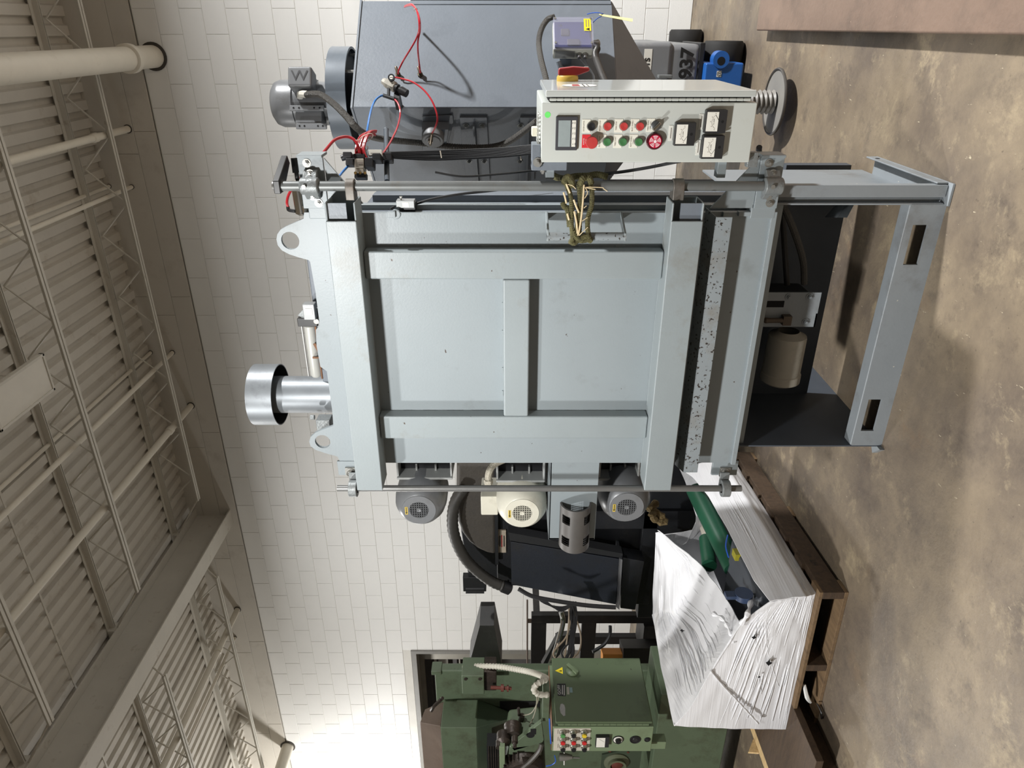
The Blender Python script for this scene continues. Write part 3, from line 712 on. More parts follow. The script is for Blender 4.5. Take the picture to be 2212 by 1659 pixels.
for j in range(N_):
    for i in (0, NU): fs.append((i*(N_+1)+j, i*(N_+1)+j+1, i*(N_+1)+j+1+o1, i*(N_+1)+j+o1))
put('bent_guard', MB().add(vs, fs), mat('guard_grey', (84, 81, 78), .5, .1, var=.14, scale=9, dirt=(112, 106, 97), dirt_amt=.15), gpl, smooth=50)
# ================================================================== DUST COLLECTOR (turned about 45 degrees)
aR, aL = math.radians(116.64-71), math.radians(116.64+19)
tv, lv = Vector((math.cos(aR), math.sin(aR), 0)), Vector((math.cos(aL), math.sin(aL), 0))
nR, nL = -lv, -tv
C0 = PD(760, 232, 3.6); ZT = C0.z; C0.z = 0
WR, WL = .70, .74
dcx = C0+tv*WR/2+lv*WL/2
dc = thing('dust_collector', 'tall slate grey dust collector with hopper and roof fan behind the blast cabinet', 'dust collector', (dcx.x, dcx.y, 0))
def DC(a, b, z): p = C0+tv*a+lv*b; return Vector((p.x, p.y, z))
ZH, ZO_ = 1.033, .76
def dbox(mb, a0, a1, b0, b1, z0, z1):
    return mb.hexa([DC(a0,b0,z0), DC(a1,b0,z0), DC(a1,b1,z0), DC(a0,b1,z0)], [DC(a0,b0,z1), DC(a1,b0,z1), DC(a1,b1,z1), DC(a0,b1,z1)])
put('housing', dbox(MB(), 0, WR, 0, WL, ZH, ZT), darkg, dc, bev=.006)
put('roof_rim', dbox(dbox(MB(), -.006, WR+.006, -.006, .02, ZT-.004, ZT+.006), -.006, .02, .02, WL, ZT-.004, ZT+.006), darkg, dc)
hp = MB(); s_ = .085; ca, cb = WR/2, WL/2
hp.hexa([DC(ca-s_, cb-s_, ZO_), DC(ca+s_, cb-s_, ZO_), DC(ca+s_, cb+s_, ZO_), DC(ca-s_, cb+s_, ZO_)], [DC(.004,.004,ZH), DC(WR-.004,.004,ZH), DC(WR-.004,WL-.004,ZH), DC(.004,WL-.004,ZH)])
put('hopper', hp, darkg, dc)
for a_, b_ in ((.03, WL-.03),):
    put('leg', dbox(MB(), a_-.025, a_+.025, b_-.025, b_+.025, 0, ZH), darkg, dc, bev=.003)
# service door on the far right side, with a piano hinge along its edge
dz0, dz1 = PN(1320, 20, C0+tv*WR, nR).z, PN(886, 14, C0+tv*WR, nR).z
sd = put('service_door', dbox(MB(), WR+.004, WR+.040, -.006, .6, dz0, dz1), darkg, dc, bev=.003)
hg = MB()
kz = (dz1-dz0)/46
for i in range(46): hg.cyl(DC(WR+.004, -.004, dz0+kz*i+.001), DC(WR+.004, -.004, dz0+kz*(i+1)-.001), .006, n=6)
put('piano_hinge', hg, cast, sd, kind='stuff')
put('hinge_leaf', dbox(MB(), WR-.028, WR-.002, -.0035, 0, dz0, dz1), darkg, sd)
# flange plates with ribs and bolts on the left (shaded) face
def LP(x, y): return PN(x, y, C0, nL)
for (x0_, x1_) in ((993, 1052), (1124, 1160)):
    p = LP(x0_, 250); q = LP(x1_, 380)
    b0, b1 = (p-C0).dot(lv), (LP(x0_, 388)-C0).dot(lv)
    z1_, z0_ = p.z, LP(x1_, 250).z
    fp = put('flange_plate', dbox(MB(), -.012, 0, b0, b1, z0_, z1_), darkg, dc, bev=.002)
    zm = (z0_+z1_)/2
    put('flange_rib', dbox(MB(), -.035, -.012, b0+.04, b1+.02, zm-.004, zm+.004), darkg, fp)
    for bb in (b0+.06, b0+.36):
        for dz in (-.042, .042):
            put('bolt', MB().hexbolt(DC(-.012, bb, zm+dz), nL, .010, .009), cast, fp)
# vibrator puck on its bracket
pk0 = PN(935, 304, C0+nL*.10, nL)
bkt = put('puck_bracket', MB().prism([PN(x, y, C0+nL*.004, nL) for x, y in ((912, 250), (978, 247), (980, 262), (966, 318), (912, 318))], nL*.006)
          .prism([PN(x, y, C0+nL*.012, nL) for x, y in ((912, 262), (970, 262), (960, 330), (914, 330))], nL*.05), darkg, dc, bev=.003)
put('vibrator_puck', MB().lathe(pk0+nL*-.04, nL, [(0,.058),(.036,.058),(.042,.052),(.042,.040),(.046,.038),(.046,0)], 30, cap=False), mat('puck_grey', (112, 114, 116), .5, .05, var=.1), bkt)
# fan drum on the roof and its motor
Fc = PD(730, 214, 3.95); Fc.z = 0
Rf = 103*3.95/F
zf0, zf1 = EYE+(1106-745)*3.69/F, EYE+(1106-702)*3.69/F
fan = put('fan_drum', MB().lathe(Fc, UP, [(zf0, Rf-.012), (zf0, Rf), (zf1, Rf), (zf1, Rf-.01), (zf1-.002, .0)], 48, cap=False), mat('fan_grey', (104, 112, 120), .36, .1, var=.05, dirt=(84, 90, 96), dirt_amt=.15), dc)
put('fan_underside', MB().lathe(Fc, UP, [(zf0+.02, Rf-.012), (zf0+.02, .0)], 48, cap=False).lathe(Fc, UP, [(ZT, .14), (zf0+.02, .14)], 24), mat('fan_dark', (28, 30, 33), .6), fan)
for i in range(6):
    a_ = i*math.pi/3+.2; q = Fc+Vector((math.cos(a_), math.sin(a_), 0))*.225
    put('stand_off', MB().cyl((q.x, q.y, ZT), (q.x, q.y, zf0+.02), .008, n=8), zinc, fan)
Mc = PD(650, 224, 3.90); Mc.z = 0
def zmx(x): return EYE+(1106-x)*3.90/F
rm = 48*3.9/F
fmot = put('fan_motor', MB().lathe(Mc, UP, [(zf1, rm*.9), (zmx(692), rm*.93), (zmx(640), rm*.93), (zmx(640), rm*.86)], 36, cap=False), motor_g, dc)
put('fan_cowl', MB().lathe(Mc, UP, [(zmx(642), rm), (zmx(612), rm), (zmx(600), rm*.9), (zmx(593), rm*.68), (zmx(590.5), rm*.35), (zmx(590), 0)], 36, cap=False), motor_g, fmot)
vr, vf = Rt, Vector((sn, -cs, 0))          # to the right in the picture, towards the camera
fins = MB()
for i in range(9):
    a_ = math.radians(-60+i*15)+math.atan2(vr.y+vf.y*.2, vr.x+vf.x*.2)
    e = Vector((math.cos(a_), math.sin(a_), 0)); q = Vector((-e.y, e.x, 0))
    fins.hexa([Mc+e*rm*.8-q*.003+UP*zmx(690), Mc+e*rm*1.0-q*.003+UP*zmx(690), Mc+e*rm*1.0+q*.003+UP*zmx(690), Mc+e*rm*.8+q*.003+UP*zmx(690)],
              [Mc+e*rm*.8-q*.003+UP*zmx(644), Mc+e*rm*1.0-q*.003+UP*zmx(644), Mc+e*rm*1.0+q*.003+UP*zmx(644), Mc+e*rm*.8+q*.003+UP*zmx(644)])
put('cooling_fins', fins, motor_g, fmot, kind='stuff')
def facing(c, w, h, dpt):                   # box square to the camera: centre, half width, half height, half depth
    return MB().obox(c, Rt*w, Fw*dpt, UP*h)
def PM(x, y, d): return PD(x, y, d)
for (x0_, x1_, yy) in ((626, 700, 234), (640, 706, 273)):
    a_, b_ = PM(x0_, yy, 3.76), PM(x1_, yy, 3.76); c = (a_+b_)/2
    ft = put('motor_foot', facing(c, .014, (a_-b_).length/2, .006), motor_g, fmot, bev=.002)
    for t in (.12, .28, .72, .88):
        q = a_+(b_-a_)*t-Fw*.0065; put('foot_hole', MB().lathe(q, -Fw, [(0, 0), (.0008, .005)], 10, cap=False), pit, ft)
put('foot_block', facing(PM(672, 255, 3.83), .045, .07, .05), motor_g, fmot, bev=.004)
tb = PM(653, 173, 3.74)
tbx = put('terminal_box', facing(tb, .052, .062, .05), mat('tbox_grey', (112, 114, 116), .38, .1, var=.05), fmot, bev=.012, seg=3)
put('terminal_base', facing(PM(655, 186, 3.82), .05, .066, .03), motor_g, fmot, bev=.006)
text('letter', 'W', tb-Fw*.0515, DOWN, Rt, .052, mat('emboss_dark', (52, 52, 54), .5), tbx, wscale=1.15)
put('white_connector', MB().cyl(PM(650, 203, 3.72), PM(664, 204, 3.70), .018, n=8).lathe(PM(648, 200, 3.74), -Rt, [(0,.016),(.03,.016)], 6), mat('connector_white', (222, 220, 210), .3, .2), fmot)
# flexible conduit from the motor down to the bundle
flex = mat('flex_conduit', (92, 90, 86), .38, .35, var=.1, scale=40, bump=.9, bscale=260)
def ribbed(pts, r, pitch=.009, smooth=8, n=10, amp=.09):
    pts = [Vector(p) for p in pts]; q = MB().tube(pts, r, 4, smooth); L_ = sum((pts[i+1]-pts[i]).length for i in range(len(pts)-1))
    k = max(2, int(L_/(pitch*len(pts))*2)); return MB().tube(pts, r, n, max(4, k), rad=lambda t, i: 1+amp*(1 if i % 2 else -1))
o = put('flexible_conduit', ribbed([PM(662, 205, 3.70), PM(690, 204, 3.62), PM(718, 222, 3.52), PM(745, 248, 3.42), PM(770, 276, 3.34), PM(795, 292, 3.42), PM(830, 301, 3.66), PM(900, 308, 3.77), PM(1000, 318, 3.78), PM(1085, 312, 3.72), PM(1160, 262, 3.4)], .0155), flex, None)
tag(o, 'grey ribbed conduit curving from the fan motor down past the dust collector', 'conduit')
# hose with drum lid below the hopper
hz = .075; Hc = DC(ca, cb, 0)
dl = thing('drum_lid', 'thin round drum lid on a ribbed hose under the control cabinet', 'drum lid', (Hc.x, Hc.y, hz-.02))
put('lid_disc', MB().lathe(Hc, UP, [(hz-.004, .172), (hz, .172), (hz, 0)], 48, cap=False), mat('lid_grey', (150, 147, 141), .4, .2, var=.06), dl)
put('lid_rim', MB().ring(Hc+UP*hz, UP, .174, .008, 48, 8), mat('lid_rim', (88, 84, 80), .4, .4), dl)
hs = MB(); prof = []
n_ = 26
for i in range(n_*4+1):
    z = hz+.012+(ZO_-hz-.012)*i/(n_*4); prof.append((z, .060+.006*math.cos(i*math.pi/2)))
hs.lathe(Hc, UP, prof, 28)
put('ribbed_hose', hs, mat('hose_grey', (128, 124, 118), .45, var=.08), dl)
# ================================================================== CONTROL CABINET
YC_ = 2.45
ccol = mat('cabinet_grey', (196, 200, 194), .32, var=.025, scale=3, dirt=(176, 176, 162), dirt_amt=.12, dirt_scale=4)
cgl = mat('cabinet_gloss', (190, 194, 190), .12, var=.02, scale=3)
cx0, cx1 = XY(351, YC_), XY(221, YC_)
cz1, cz0 = ZY(1169, 285, YC_), ZY(1628, 285, YC_)
YB_ = YC_+.50
ccx = thing('control_cabinet', 'light grey control cabinet with push buttons and meters beside the swing door', 'control cabinet', ((cx0+cx1)/2, (YC_+YB_)/2, cz0))
encl = put('enclosure', MB().box(cx0, cx1, YC_, YB_, cz0, cz1), ccol, ccx, bev=.004)
lx0 = cx1+.016; lx1 = lx0+.020
ld = put('cabinet_door', MB().box(lx0, lx1, YC_-.004, YB_+.008, cz0+.008, cz1-.012), cgl, ccx, bev=.004)
put('door_return', MB().box(cx1+.006, lx0, YC_+.012, YB_, cz0+.02, cz1-.02), mat('gap_dark', (40, 40, 42), .7), ccx)
hk = MB(); nk = 28; hh = (cz1-cz0-.05)/nk
hinge = put('cabinet_hinge', MB().cyl((cx1+.0085, YC_-.001, cz0+.025), (cx1+.0085, YC_-.001, cz1-.025), .0032, n=8), ccol, ccx)
k0 = None
for i in range(nk):
    z = cz0+.025+hh*i
    if k0 is None: k0 = put('hinge_knuckle', MB().cyl((cx1+.0085, YC_-.001, z+.0014), (cx1+.0085, YC_-.001, z+hh-.0014), .0046, n=10), ccol, hinge)
    else: copy_of(k0, hinge, (0, 0, hh*i))
# rotary isolator on the door
iz = ZY(1225, 178, YB_-.06); iy = YB_-.075
ro = put('isolator_base', MB().lathe((lx1, iy, iz), (1,0,0), [(0,.040),(.014,.040),(.020,.036)], 32), mat('isolator_yellow', (206, 170, 74), .45, var=.06), ccx)
put('isolator_handle', MB().prism([(lx1+.020, iy-.02, iz+.036), (lx1+.044, iy-.016, iz+.034), (lx1+.050, iy-.012, iz-.02), (lx1+.046, iy-.009, iz-.080), (lx1+.034, iy-.009, iz-.080), (lx1+.020, iy-.02, iz-.036)], (0,.036,0)), mat('isolator_red', (150, 44, 46), .4, var=.06), ro, bev=.005)
put('isolator_mark', MB().box(lx1+.047, lx1+.0485, iy-.002, iy+.012, iz-.076, iz-.062), white_lab, ro)
# oval door sticker: white with red and black bands
oz, oy = ZY(1250, 193, YC_+.22), YC_+.20
st_w = mat('sticker_white', (222, 220, 214), .35); st_r = mat('sticker_red', (168, 52, 52), .4); 
ov = put('oval_sticker', MB().lathe((lx1+.0006, oy, oz), (1,0,0), [(0,0),(.0003,.06)], 40, cap=False), st_w, ld)
for v_ in ov.data.vertices: v_.co.y *= 1.0
q = ink
put('sticker_band', MB().box(lx1+.001, lx1+.0013, oy-.055, oy+.055, oz-.016, oz-.012).box(lx1+.001, lx1+.0013, oy-.05, oy+.05, oz-.030, oz-.027), ink, ov)
put('sticker_letters', MB().box(lx1+.001, lx1+.0013, oy-.04, oy-.012, oz+.0, oz+.026).box(lx1+.001, lx1+.0013, oy-.006, oy+.014, oz+.0, oz+.026).box(lx1+.001, lx1+.0013, oy+.02, oy+.042, oz+.0, oz+.022), st_r, ov)
# panel face: display
def CP(x, y, off=0.0): return P(x, y, YC_-off)
FX = Vector((1,0,0)); FN = Vector((0,-1,0))
def flat(name, x0_, x1_, y0_, y1_, off, th, mt_, par, bev=.001):
    a_, b_ = CP(x0_, y1_, off), CP(x1_, y0_, off); ya_ = (y0_+y1_)/2
    z1_, z0_ = ZY(x0_, ya_, YC_-off), ZY(x1_, ya_, YC_-off)
    return put(name, MB().box(a_.x, b_.x, YC_-off-th, YC_-off, z0_, z1_), mt_, par, bev=bev), (a_.x, b_.x, z0_, z1_)
bez = mat('bezel_grey', (66, 66, 70), .4, var=.05)
dsp, e = flat('display_unit', 1200, 1247, 251, 324, 0, .010, bez, ccx, .002)
flat('screen', 1206, 1232, 260, 317, .010, .0006, mat('lcd', (150, 160, 160), .15, var=.06, scale=30), dsp, 0)
flat('key_strip', 1235, 1243.5, 260, 317, .010, .0006, white_lab, dsp, 0)
for i in range(5):
    y = 311.3-i*11.4
    text('key_legend', 'F%d' % (i+1), CP(1237.6, y, .0112), FX, UP, .0035, ink, dsp)
    put('key_mark', MB().box(CP(1241, y+2.5, .011).x, CP(1241, y-2.5, .011).x, YC_-.0112, YC_-.011, CP(1241.6, y).z, CP(1240.8, y).z), ink, dsp)
put('green_dot', MB().lathe(CP(1183, 248, .0004), FN, [(0, 0), (.0002, .0095)], 24, cap=False), mat('dot_green', (112, 232, 112), .5), ccx)
# push buttons with legend plates
leg_m = mat('legend_plate', (232, 230, 216), .4, var=.02)
b_red, b_grn, b_blk = mat('button_red', (186, 62, 60), .35, var=.05), mat('button_green', (66, 118, 72), .35, var=.05), mat('button_black', (30, 30, 32), .35)
legend_red = mat('legend_red', (214, 50, 58), .4)
txt_m = mat('legend_ink', (120, 110, 100), .6); txt_w = mat('legend_ink_white', (238, 226, 222), .6)
def button(x, y, col, lines, kind='push', plate=leg_m, ink_=None):
    pz = flat('legend', x-20, x-1.5, y-15, y+14, 0, .0016, plate, ccx, .0008)[0]
    for i, s in enumerate(lines):
        text('legend_text', s, CP(x-16+i*5.2, y, .0018), FX, UP, .0043, ink_ or txt_m, pz, wscale=.80 if len(s) > 9 else .95)
    c = CP(x, y, 0)
    if kind == 'push':
        o = put('push_button', MB().lathe(c, FN, [(0,.0150),(.006,.0150),(.0075,.0138),(.0075,.0128)], 28, cap=False), zinc, ccx)
        put('button_cap', MB().lathe(c, FN, [(.004,.0128),(.012,.0128),(.0145,.0112),(.0130,0)], 28, cap=False), col, o)
    elif kind == 'mushroom':
        o = put('push_button', MB().lathe(c, FN, [(0,.0150),(.006,.0150),(.008,.011),(.018,.011)], 28), zinc, ccx)
        put('mushroom_cap', MB().lathe(c, FN, [(.016,.012),(.018,.0195),(.026,.0198),(.0295,.0175),(.0300,0)], 32, cap=False), col, o)
    else:
        o = put('selector_switch', MB().lathe(c, FN, [(0,.0160),(.010,.0160),(.012,.013),(.012,0)], 28, cap=False), mat('selector_grey', (92, 94, 94), .35, .5), ccx)
        d1 = (FX*.72+UP*-.7).normalized(); d2 = d1.cross(FN)
        put('selector_lever', MB().obox(c+FN*.021, d1*.015, FN*.010, d2*.0045), chrome, o, bev=.002)
button(1277, 272.5, b_blk, ['DOOR LATCH'])
button(1312, 272, b_red, ['RECLAIM STOP'])
button(1347, 272, b_red, ['TABLE STOP'])
button(1382, 272, b_red, ['BLAST WHEELS', 'STOP'])
button(1416, 271, None, ['TABLE TIMING', 'OFF   ON'], 'selector')
button(1277, 305.5, b_red, ['MASTER', 'STOP'], 'mushroom', legend_red, txt_w)
button(1311, 305.5, b_grn, ['RECLAIM START'])
button(1345, 305.5, b_grn, ['TABLE START'])
button(1379, 305.5, b_grn, ['BLAST WHEELS', 'START'])
# red sounder
c = CP(1413, 304)
so = put('sounder', MB().lathe(c, FN, [(0,.0265),(.012,.0270),(.017,.0245),(.018,0)], 36, cap=False), mat('sounder_dark', (74, 14, 26), .3), ccx)
so_f = put('sounder_face', MB().lathe(c, FN, [(.0183,.0205),(.0184,0)], 36, cap=False), mat('sounder_red', (196, 34, 66), .3), so)
gm = MB()
for r0, r1 in ((.018,.0155),(.0135,.0115),(.0095,.0075)):
    for i in range(5):
        a0 = i*2*math.pi/5+.18+.3; a1 = (i+1)*2*math.pi/5-.18+.3
        gm.lathe(c, FN, [(.0187, r0), (.0187, r1)], 6, cap=False, a0=a0, a1=a1)
gm.lathe(c, FN, [(.0187, .005), (.0187, 0)], 16, cap=False)
put('sounder_slots', gm, mat('sounder_white', (240, 226, 228), .4), so)
# three panel meters with label plates
mk = mat('meter_black', (44, 44, 45), .4, var=.06); mw = mat('meter_white', (236, 234, 224), .2)
def meter(x0_, x1_, y0_, y1_, lx, ly0, ly1, needle):
    o, (a0, a1, z0_, z1_) = flat('panel_meter', x0_, x1_, y0_, y1_, 0, .022, mk, ccx, .002)
    wz = z1_-(z1_-z0_)*.06; wl = z1_-(z1_-z0_)*.60
    put('meter_scale', MB().box(a0+.006, a1-.006, YC_-.0226, YC_-.022, wl, wz), mw, o)
    cx_ = (a0+a1)/2; cz_ = wl-.004; R_ = (a1-a0)*.40
    arc = MB()
    for i in range(12):
        t0, t1 = math.radians(150-i*10), math.radians(150-(i+1)*10)
        r = R_*.86
        p0_, p1_ = [(cx_+r*math.cos(t), cz_+r*math.sin(t)) for t in (t0, t1)]; dx = Vector((p1_[0]-p0_[0], 0, p1_[1]-p0_[1])); m_ = Vector(((p0_[0]+p1_[0])/2, YC_-.0229, (p0_[1]+p1_[1])/2))
        arc.obox(m_, dx/2, FN*.0001, dx.normalized().cross(FN)*.0004)
    for i in range(5):
        t = math.radians(150-i*30); m_ = Vector((cx_+R_*math.cos(t), YC_-.0229, cz_+R_*math.sin(t))); arc.box(m_.x-.0010, m_.x+.0010, m_.y, m_.y+.0002, m_.z-.0012, m_.z+.0012)
    put('scale_arc', arc, txt_m, o, kind='stuff')
    t = math.radians(needle); d_ = Vector((math.cos(t), 0, math.sin(t)))
    put('needle', MB().obox(Vector((cx_, YC_-.0232, cz_))+d_*R_*.42+Vector((0,0,.0)), d_*R_*.42, FN*.0001, d_.cross(FN)*.0005), ink, o)
    text('meter_unit', 'AC AMPS', (cx_, YC_-.0228, wl+.014), FX, UP, .0032, ink, o)
    put('zero_screw', MB().lathe((cx_, YC_-.022, z0_+(z1_-z0_)*.2), FN, [(0,.0045),(.0006,.0045)], 12), pit, o)
    lp_ = flat('meter_label', lx, lx+9.2, ly0, ly1, 0, .0016, white_lab, ccx, .0005)[0]
    a_, b_ = CP(lx+4.2, ly1-5, .0019), CP(lx+4.2, ly0+5, .0019)
    put('label_print', MB().box(a_.x, b_.x, YC_-.0021, YC_-.0019, a_.z-.0011, a_.z+.0011), txt_m, lp_)
meter(1455, 1499, 263, 313, 1444, 271, 304, 148)
meter(1520, 1566, 236, 286, 1509.5, 246, 280, 35)
meter(1513, 1559.5, 291, 341, 1503, 302, 335, 148)
# bracket, bolts and chain at the top of the cabinet
a_ = P(1157, 340, YC_+.02)
put('cabinet_bracket', MB().box(cx0-.02, cx0+.055, YC_+.005, YC_+.09, cz1, cz1+.03).box(cx0-.03, cx0, YC_+.02, YC_+.1, cz1-.09, cz1+.03), darkg, ccx, bev=.003)
put('bracket_bolt', MB().hexbolt((cx0-.0, YC_+.005, cz1+.01), FN, .009, .008).hexbolt((cx0-.03, YC_+.05, cz1-.01), (-1,0,0), .009, .01), zinc, ccx)
put('bracket_arm', MB().box(px_+.02, cx0-.0, YC_+.06, YC_+.10, cz1-.05, cz1-.02).box(px_+.02, cx0, YC_+.08, YC_+.12, cz0+.05, cz0+.08), gray, ccx, bev=.002)
put('cabinet_foot', MB().box(cx0-.02, cx0+.03, YC_+.02, YC_+.05, cz0-.035, cz0), cast, ccx, bev=.003)
chn = thing('chain', 'small bright chain lying along the top edge of the control cabinet', 'chain', CP(1163, 290, -.03))
c_m = mat('chain_steel', (208, 208, 204), .25, .8)
pts = [P(1160.5+2.2*math.sin(i*.8), 318-i*4.6, YC_+.03) for i in range(17)]
for i in range(16):
    p, q = pts[i], pts[i+1]; p.z = cz1+.007; q.z = cz1+.007; m_ = (p+q)/2; d_ = (q-p).normalized(); s2 = d_.cross(UP); 
    w_ = (s2 if i % 2 else UP)
    put('chain_link', MB().tube([m_+d_*.0085*math.cos(t)+w_*.0045*math.sin(t) for t in [2*math.pi*k/10 for k in range(11)]], .0016, 5), c_m, chn)
wc = P(1148, 283, YC_+.08); 
o = put('cable_plug', MB().box(wc.x-.014, wc.x+.014, YC_+.05, YC_+.1, cz1+.008, cz1+.03), mat('plug_white', (214, 210, 190), .4), None, bev=.004); tag(o, 'small white plug with a yellow mark on top of the control cabinet', 'plug')
# ================================================================== CLEAR LID JUNCTION BOX on the dust collector
off = .16
def JP(x, y, o_=off): return PN(x, y, C0+nR*o_, nR)
jc = JP(1238, 70)
jb = thing('junction_box', 'small junction box with a clear lid over a blue inside on the dust collector', 'junction box', jc)
hw, hh_ = 37*3.62/F, 42*3.62/F
def jbox(mb, a0, a1, b0, b1, z0, z1):         # a along tv, b outwards along nR
    base = [jc+tv*a0+nR*b0, jc+tv*a1+nR*b0, jc+tv*a1+nR*b1, jc+tv*a0+nR*b1]
    return mb.hexa([p+UP*z0 for p in base], [p+UP*z1 for p in base])
jg = mat('box_light', (190, 190, 180), .4, var=.03)
put('box_base', jbox(MB(), -hw, hw, -.085, -.02, -hh_, hh_), jg, jb, bev=.006)
put('box_inside', jbox(MB(), -hw+.008, hw-.008, -.019, -.012, -hh_+.008, hh_-.008), mat('inside_blue', (44, 48, 98), .4, var=.08), jb)
put('relay', jbox(MB(), -hw+.016, -hw+.05, -.012, -.004, -.03, .03), mat('relay_dark', (62, 60, 70), .5, var=.2, scale=40), jb, bev=.002)
put('relay', jbox(MB(), -.01, .03, -.012, -.006, .02, .06), mat('relay_dark', (62, 60, 70)), jb, bev=.002)
gl_m = bpy.data.materials.new('clear_lid'); gl_m.use_nodes = True
_n = gl_m.node_tree.nodes; _b = _n['Principled BSDF']; _b.inputs['Base Color'].default_value = (.86, .86, .93, 1); _b.inputs['Roughness'].default_value = .12
_t = _n.new('ShaderNodeBsdfTransparent'); _t.inputs[0].default_value = (.93, .93, .97, 1); _x = _n.new('ShaderNodeMixShader'); _x.inputs[0].default_value = .10
gl_m.node_tree.links.new(_t.outputs[0], _x.inputs[1]); gl_m.node_tree.links.new(_b.outputs[0], _x.inputs[2]); gl_m.node_tree.links.new(_x.outputs[0], _n['Material Output'].inputs[0])
put('clear_lid', jbox(MB(), -hw, hw, .008, .012, -hh_, hh_), gl_m, jb)
lr = MB()
for a0, a1, z0, z1 in ((-hw, hw, hh_-.006, hh_), (-hw, hw, -hh_, -hh_+.006), (-hw, -hw+.006, -hh_+.006, hh_-.006), (hw-.006, hw, -hh_+.006, hh_-.006)): jbox(lr, a0, a1, -.02, .008, z0, z1)
put('lid_edge', lr, gl_m, jb)
for sa in (-1, 1):
    for sz in (-1, 1):
        p = jc+tv*sa*(hw-.010)+UP*sz*(hh_-.010)+nR*.012; put('lid_screw', MB().lathe(p, nR, [(0,.006),(.003,.006)], 10), zinc, jb)
wl = put('warning_label', jbox(MB(), -.002, hw-.012, .0122, .0126, -hh_+.010, -hh_+.045), mat('warn_yellow', (236, 214, 40), .45), jb)
tri = jc+tv*(.008)+nR*.013+UP*(-hh_+.027)
put('warning_triangle', MB().prism([tri-tv*.009-UP*.009, tri+tv*.009-UP*.009, tri+UP*.010], nR*.0002), ink, wl)
put('warning_print', jbox(MB(), .022, hw-.018, .0127, .0129, -hh_+.019, -hh_+.023), txt_m, wl)
put('warning_print', jbox(MB(), .022, hw-.018, .0127, .0129, -hh_+.031, -hh_+.035), txt_m, wl)
pl = jc-tv*(hw+.0006)
put('side_plate', MB().prism([pl+nR*-.075+UP*(hh_-.01), pl+nR*-.03+UP*(hh_-.01), pl+nR*-.03+UP*(-.01), pl+nR*-.075+UP*(-.01)], -tv*.0006), mat('plate_grey', (150, 150, 146), .4, .3), jb)
cbl = mat('cable_black', (22, 22, 23), .5, var=.1)
for z in (-.032, -.062):
    p = jc-tv*hw+nR*-.052+UP*z
    put('cable_gland', MB().lathe(p, -tv, [(0,.014),(.008,.014),(.008,.011),(.022,.011),(.026,.008)], 12), zinc, jb)
gA = jc-tv*(hw+.026)+nR*-.052
o = put('gland_cable', MB().tube([gA+UP*-.032, PM(1262, 138, 3.5), PM(1275, 152, 3.4), PM(1284, 168, 3.3), PM(1284, 196, 3.2)], .0045, 6, 6).tube([gA+UP*-.062, PM(1268, 140, 3.5), PM(1280, 158, 3.4), PM(1286, 196, 3.2)], .0045, 6, 6), cbl, None, kind='stuff'); tag(o, 'pair of thin black cables below the clear lid box', 'cable')
put('mount_arm', MB().obox(jc-nR*.10+UP*.03-tv*.05, tv*.012, nR*.05, UP*.03).tube([JP(1206, 132, .12), JP(1210, 145, .1), JP(1232, 158, .02), JP(1234, 160, 0)], .012, 6), darkg, jb)
o = put('flexible_conduit', ribbed([JP(1198, 36, .11), JP(1183, 42, .11), JP(1170, 62, .13), JP(1164, 90, .15), JP(1168, 125, .2), JP(1178, 165, .25), JP(1190, 215, .3)], .0135, .010), flex, None); tag(o, 'grey ribbed conduit looping from the top of the clear lid box', 'conduit')
o = put('flexible_conduit', ribbed([JP(1284, 98, .12), JP(1290, 105, .15), JP(1286, 120, .18), JP(1296, 150, .24), JP(1312, 190, .3)], .0155, .010), mat('flex_dark', (58, 56, 54), .45, .2), None); tag(o, 'dark conduit with a grey elbow from the side of the clear lid box', 'conduit')
put('conduit_elbow', MB().lathe(JP(1280, 96, .12), (tv*.3-UP).normalized(), [(0,.017),(.03,.019),(.036,.015)], 12), zinc, jb)
tg = thing('paper_tag', 'yellow paper tag on a blue tie at the dust collector corner', 'tag', JP(1296, 30, .17))
put('tag_strip', MB().hexa([JP(1294, 30, .17), JP(1296, 34, .17), JP(1366, 47, .2), JP(1367, 41, .2)], [p+nR*.001 for p in (JP(1294, 30, .17), JP(1296, 34, .17), JP(1366, 47, .2), JP(1367, 41, .2))]), mat('tag_yellow', (232, 224, 150), .7), tg)
put('blue_tie', MB().tube([JP(1268, 31, .16), JP(1280, 28, .17), JP(1294, 28, .18), JP(1304, 32, .17), JP(1290, 40, .17), JP(1281, 49, .16)], .0022, 5, 6), mat('tie_blue', (40, 92, 196), .4), tg)
# ================================================================== AIR LINES, VALVES, CABLES, ROPE on the right of the cabinet
red_h = mat('hose_red', (176, 36, 46), .3, var=.06); blue_h = mat('hose_blue', (66, 126, 196), .3, var=.05)
def hose(label, pts, r, m_, n=8, cat='hose'):
    o = put('air_hose', MB().tube(pts, r, n, 8), m_); return tag(o, label, cat)
def R_(x, y, o_=.05): return PN(x, y, C0+nR*o_, nR)
hose('red air hose arching over the dust collector top to its upper fitting', [R_(875, 13, .10), R_(882, 10, .16), R_(891, 10, .22), R_(900, 22, .25), R_(905, 45, .25), R_(905, 66, .22), R_(899, 84, .18), R_(888, 104, .13), R_(872, 130, .08), R_(862, 150, .05), R_(860, 160, .03)], .0042, red_h)
hose('red air hose twinned at the top, running to the fitting lower on the dust collector', [R_(874, 15, .10), R_(884, 12, .17), R_(893, 13, .23), R_(902, 26, .26), R_(907, 46, .26), R_(907, 68, .22), R_(903, 88, .17), R_(903, 112, .11), R_(906, 140, .06), R_(908, 158, .03)], .0042, red_h)
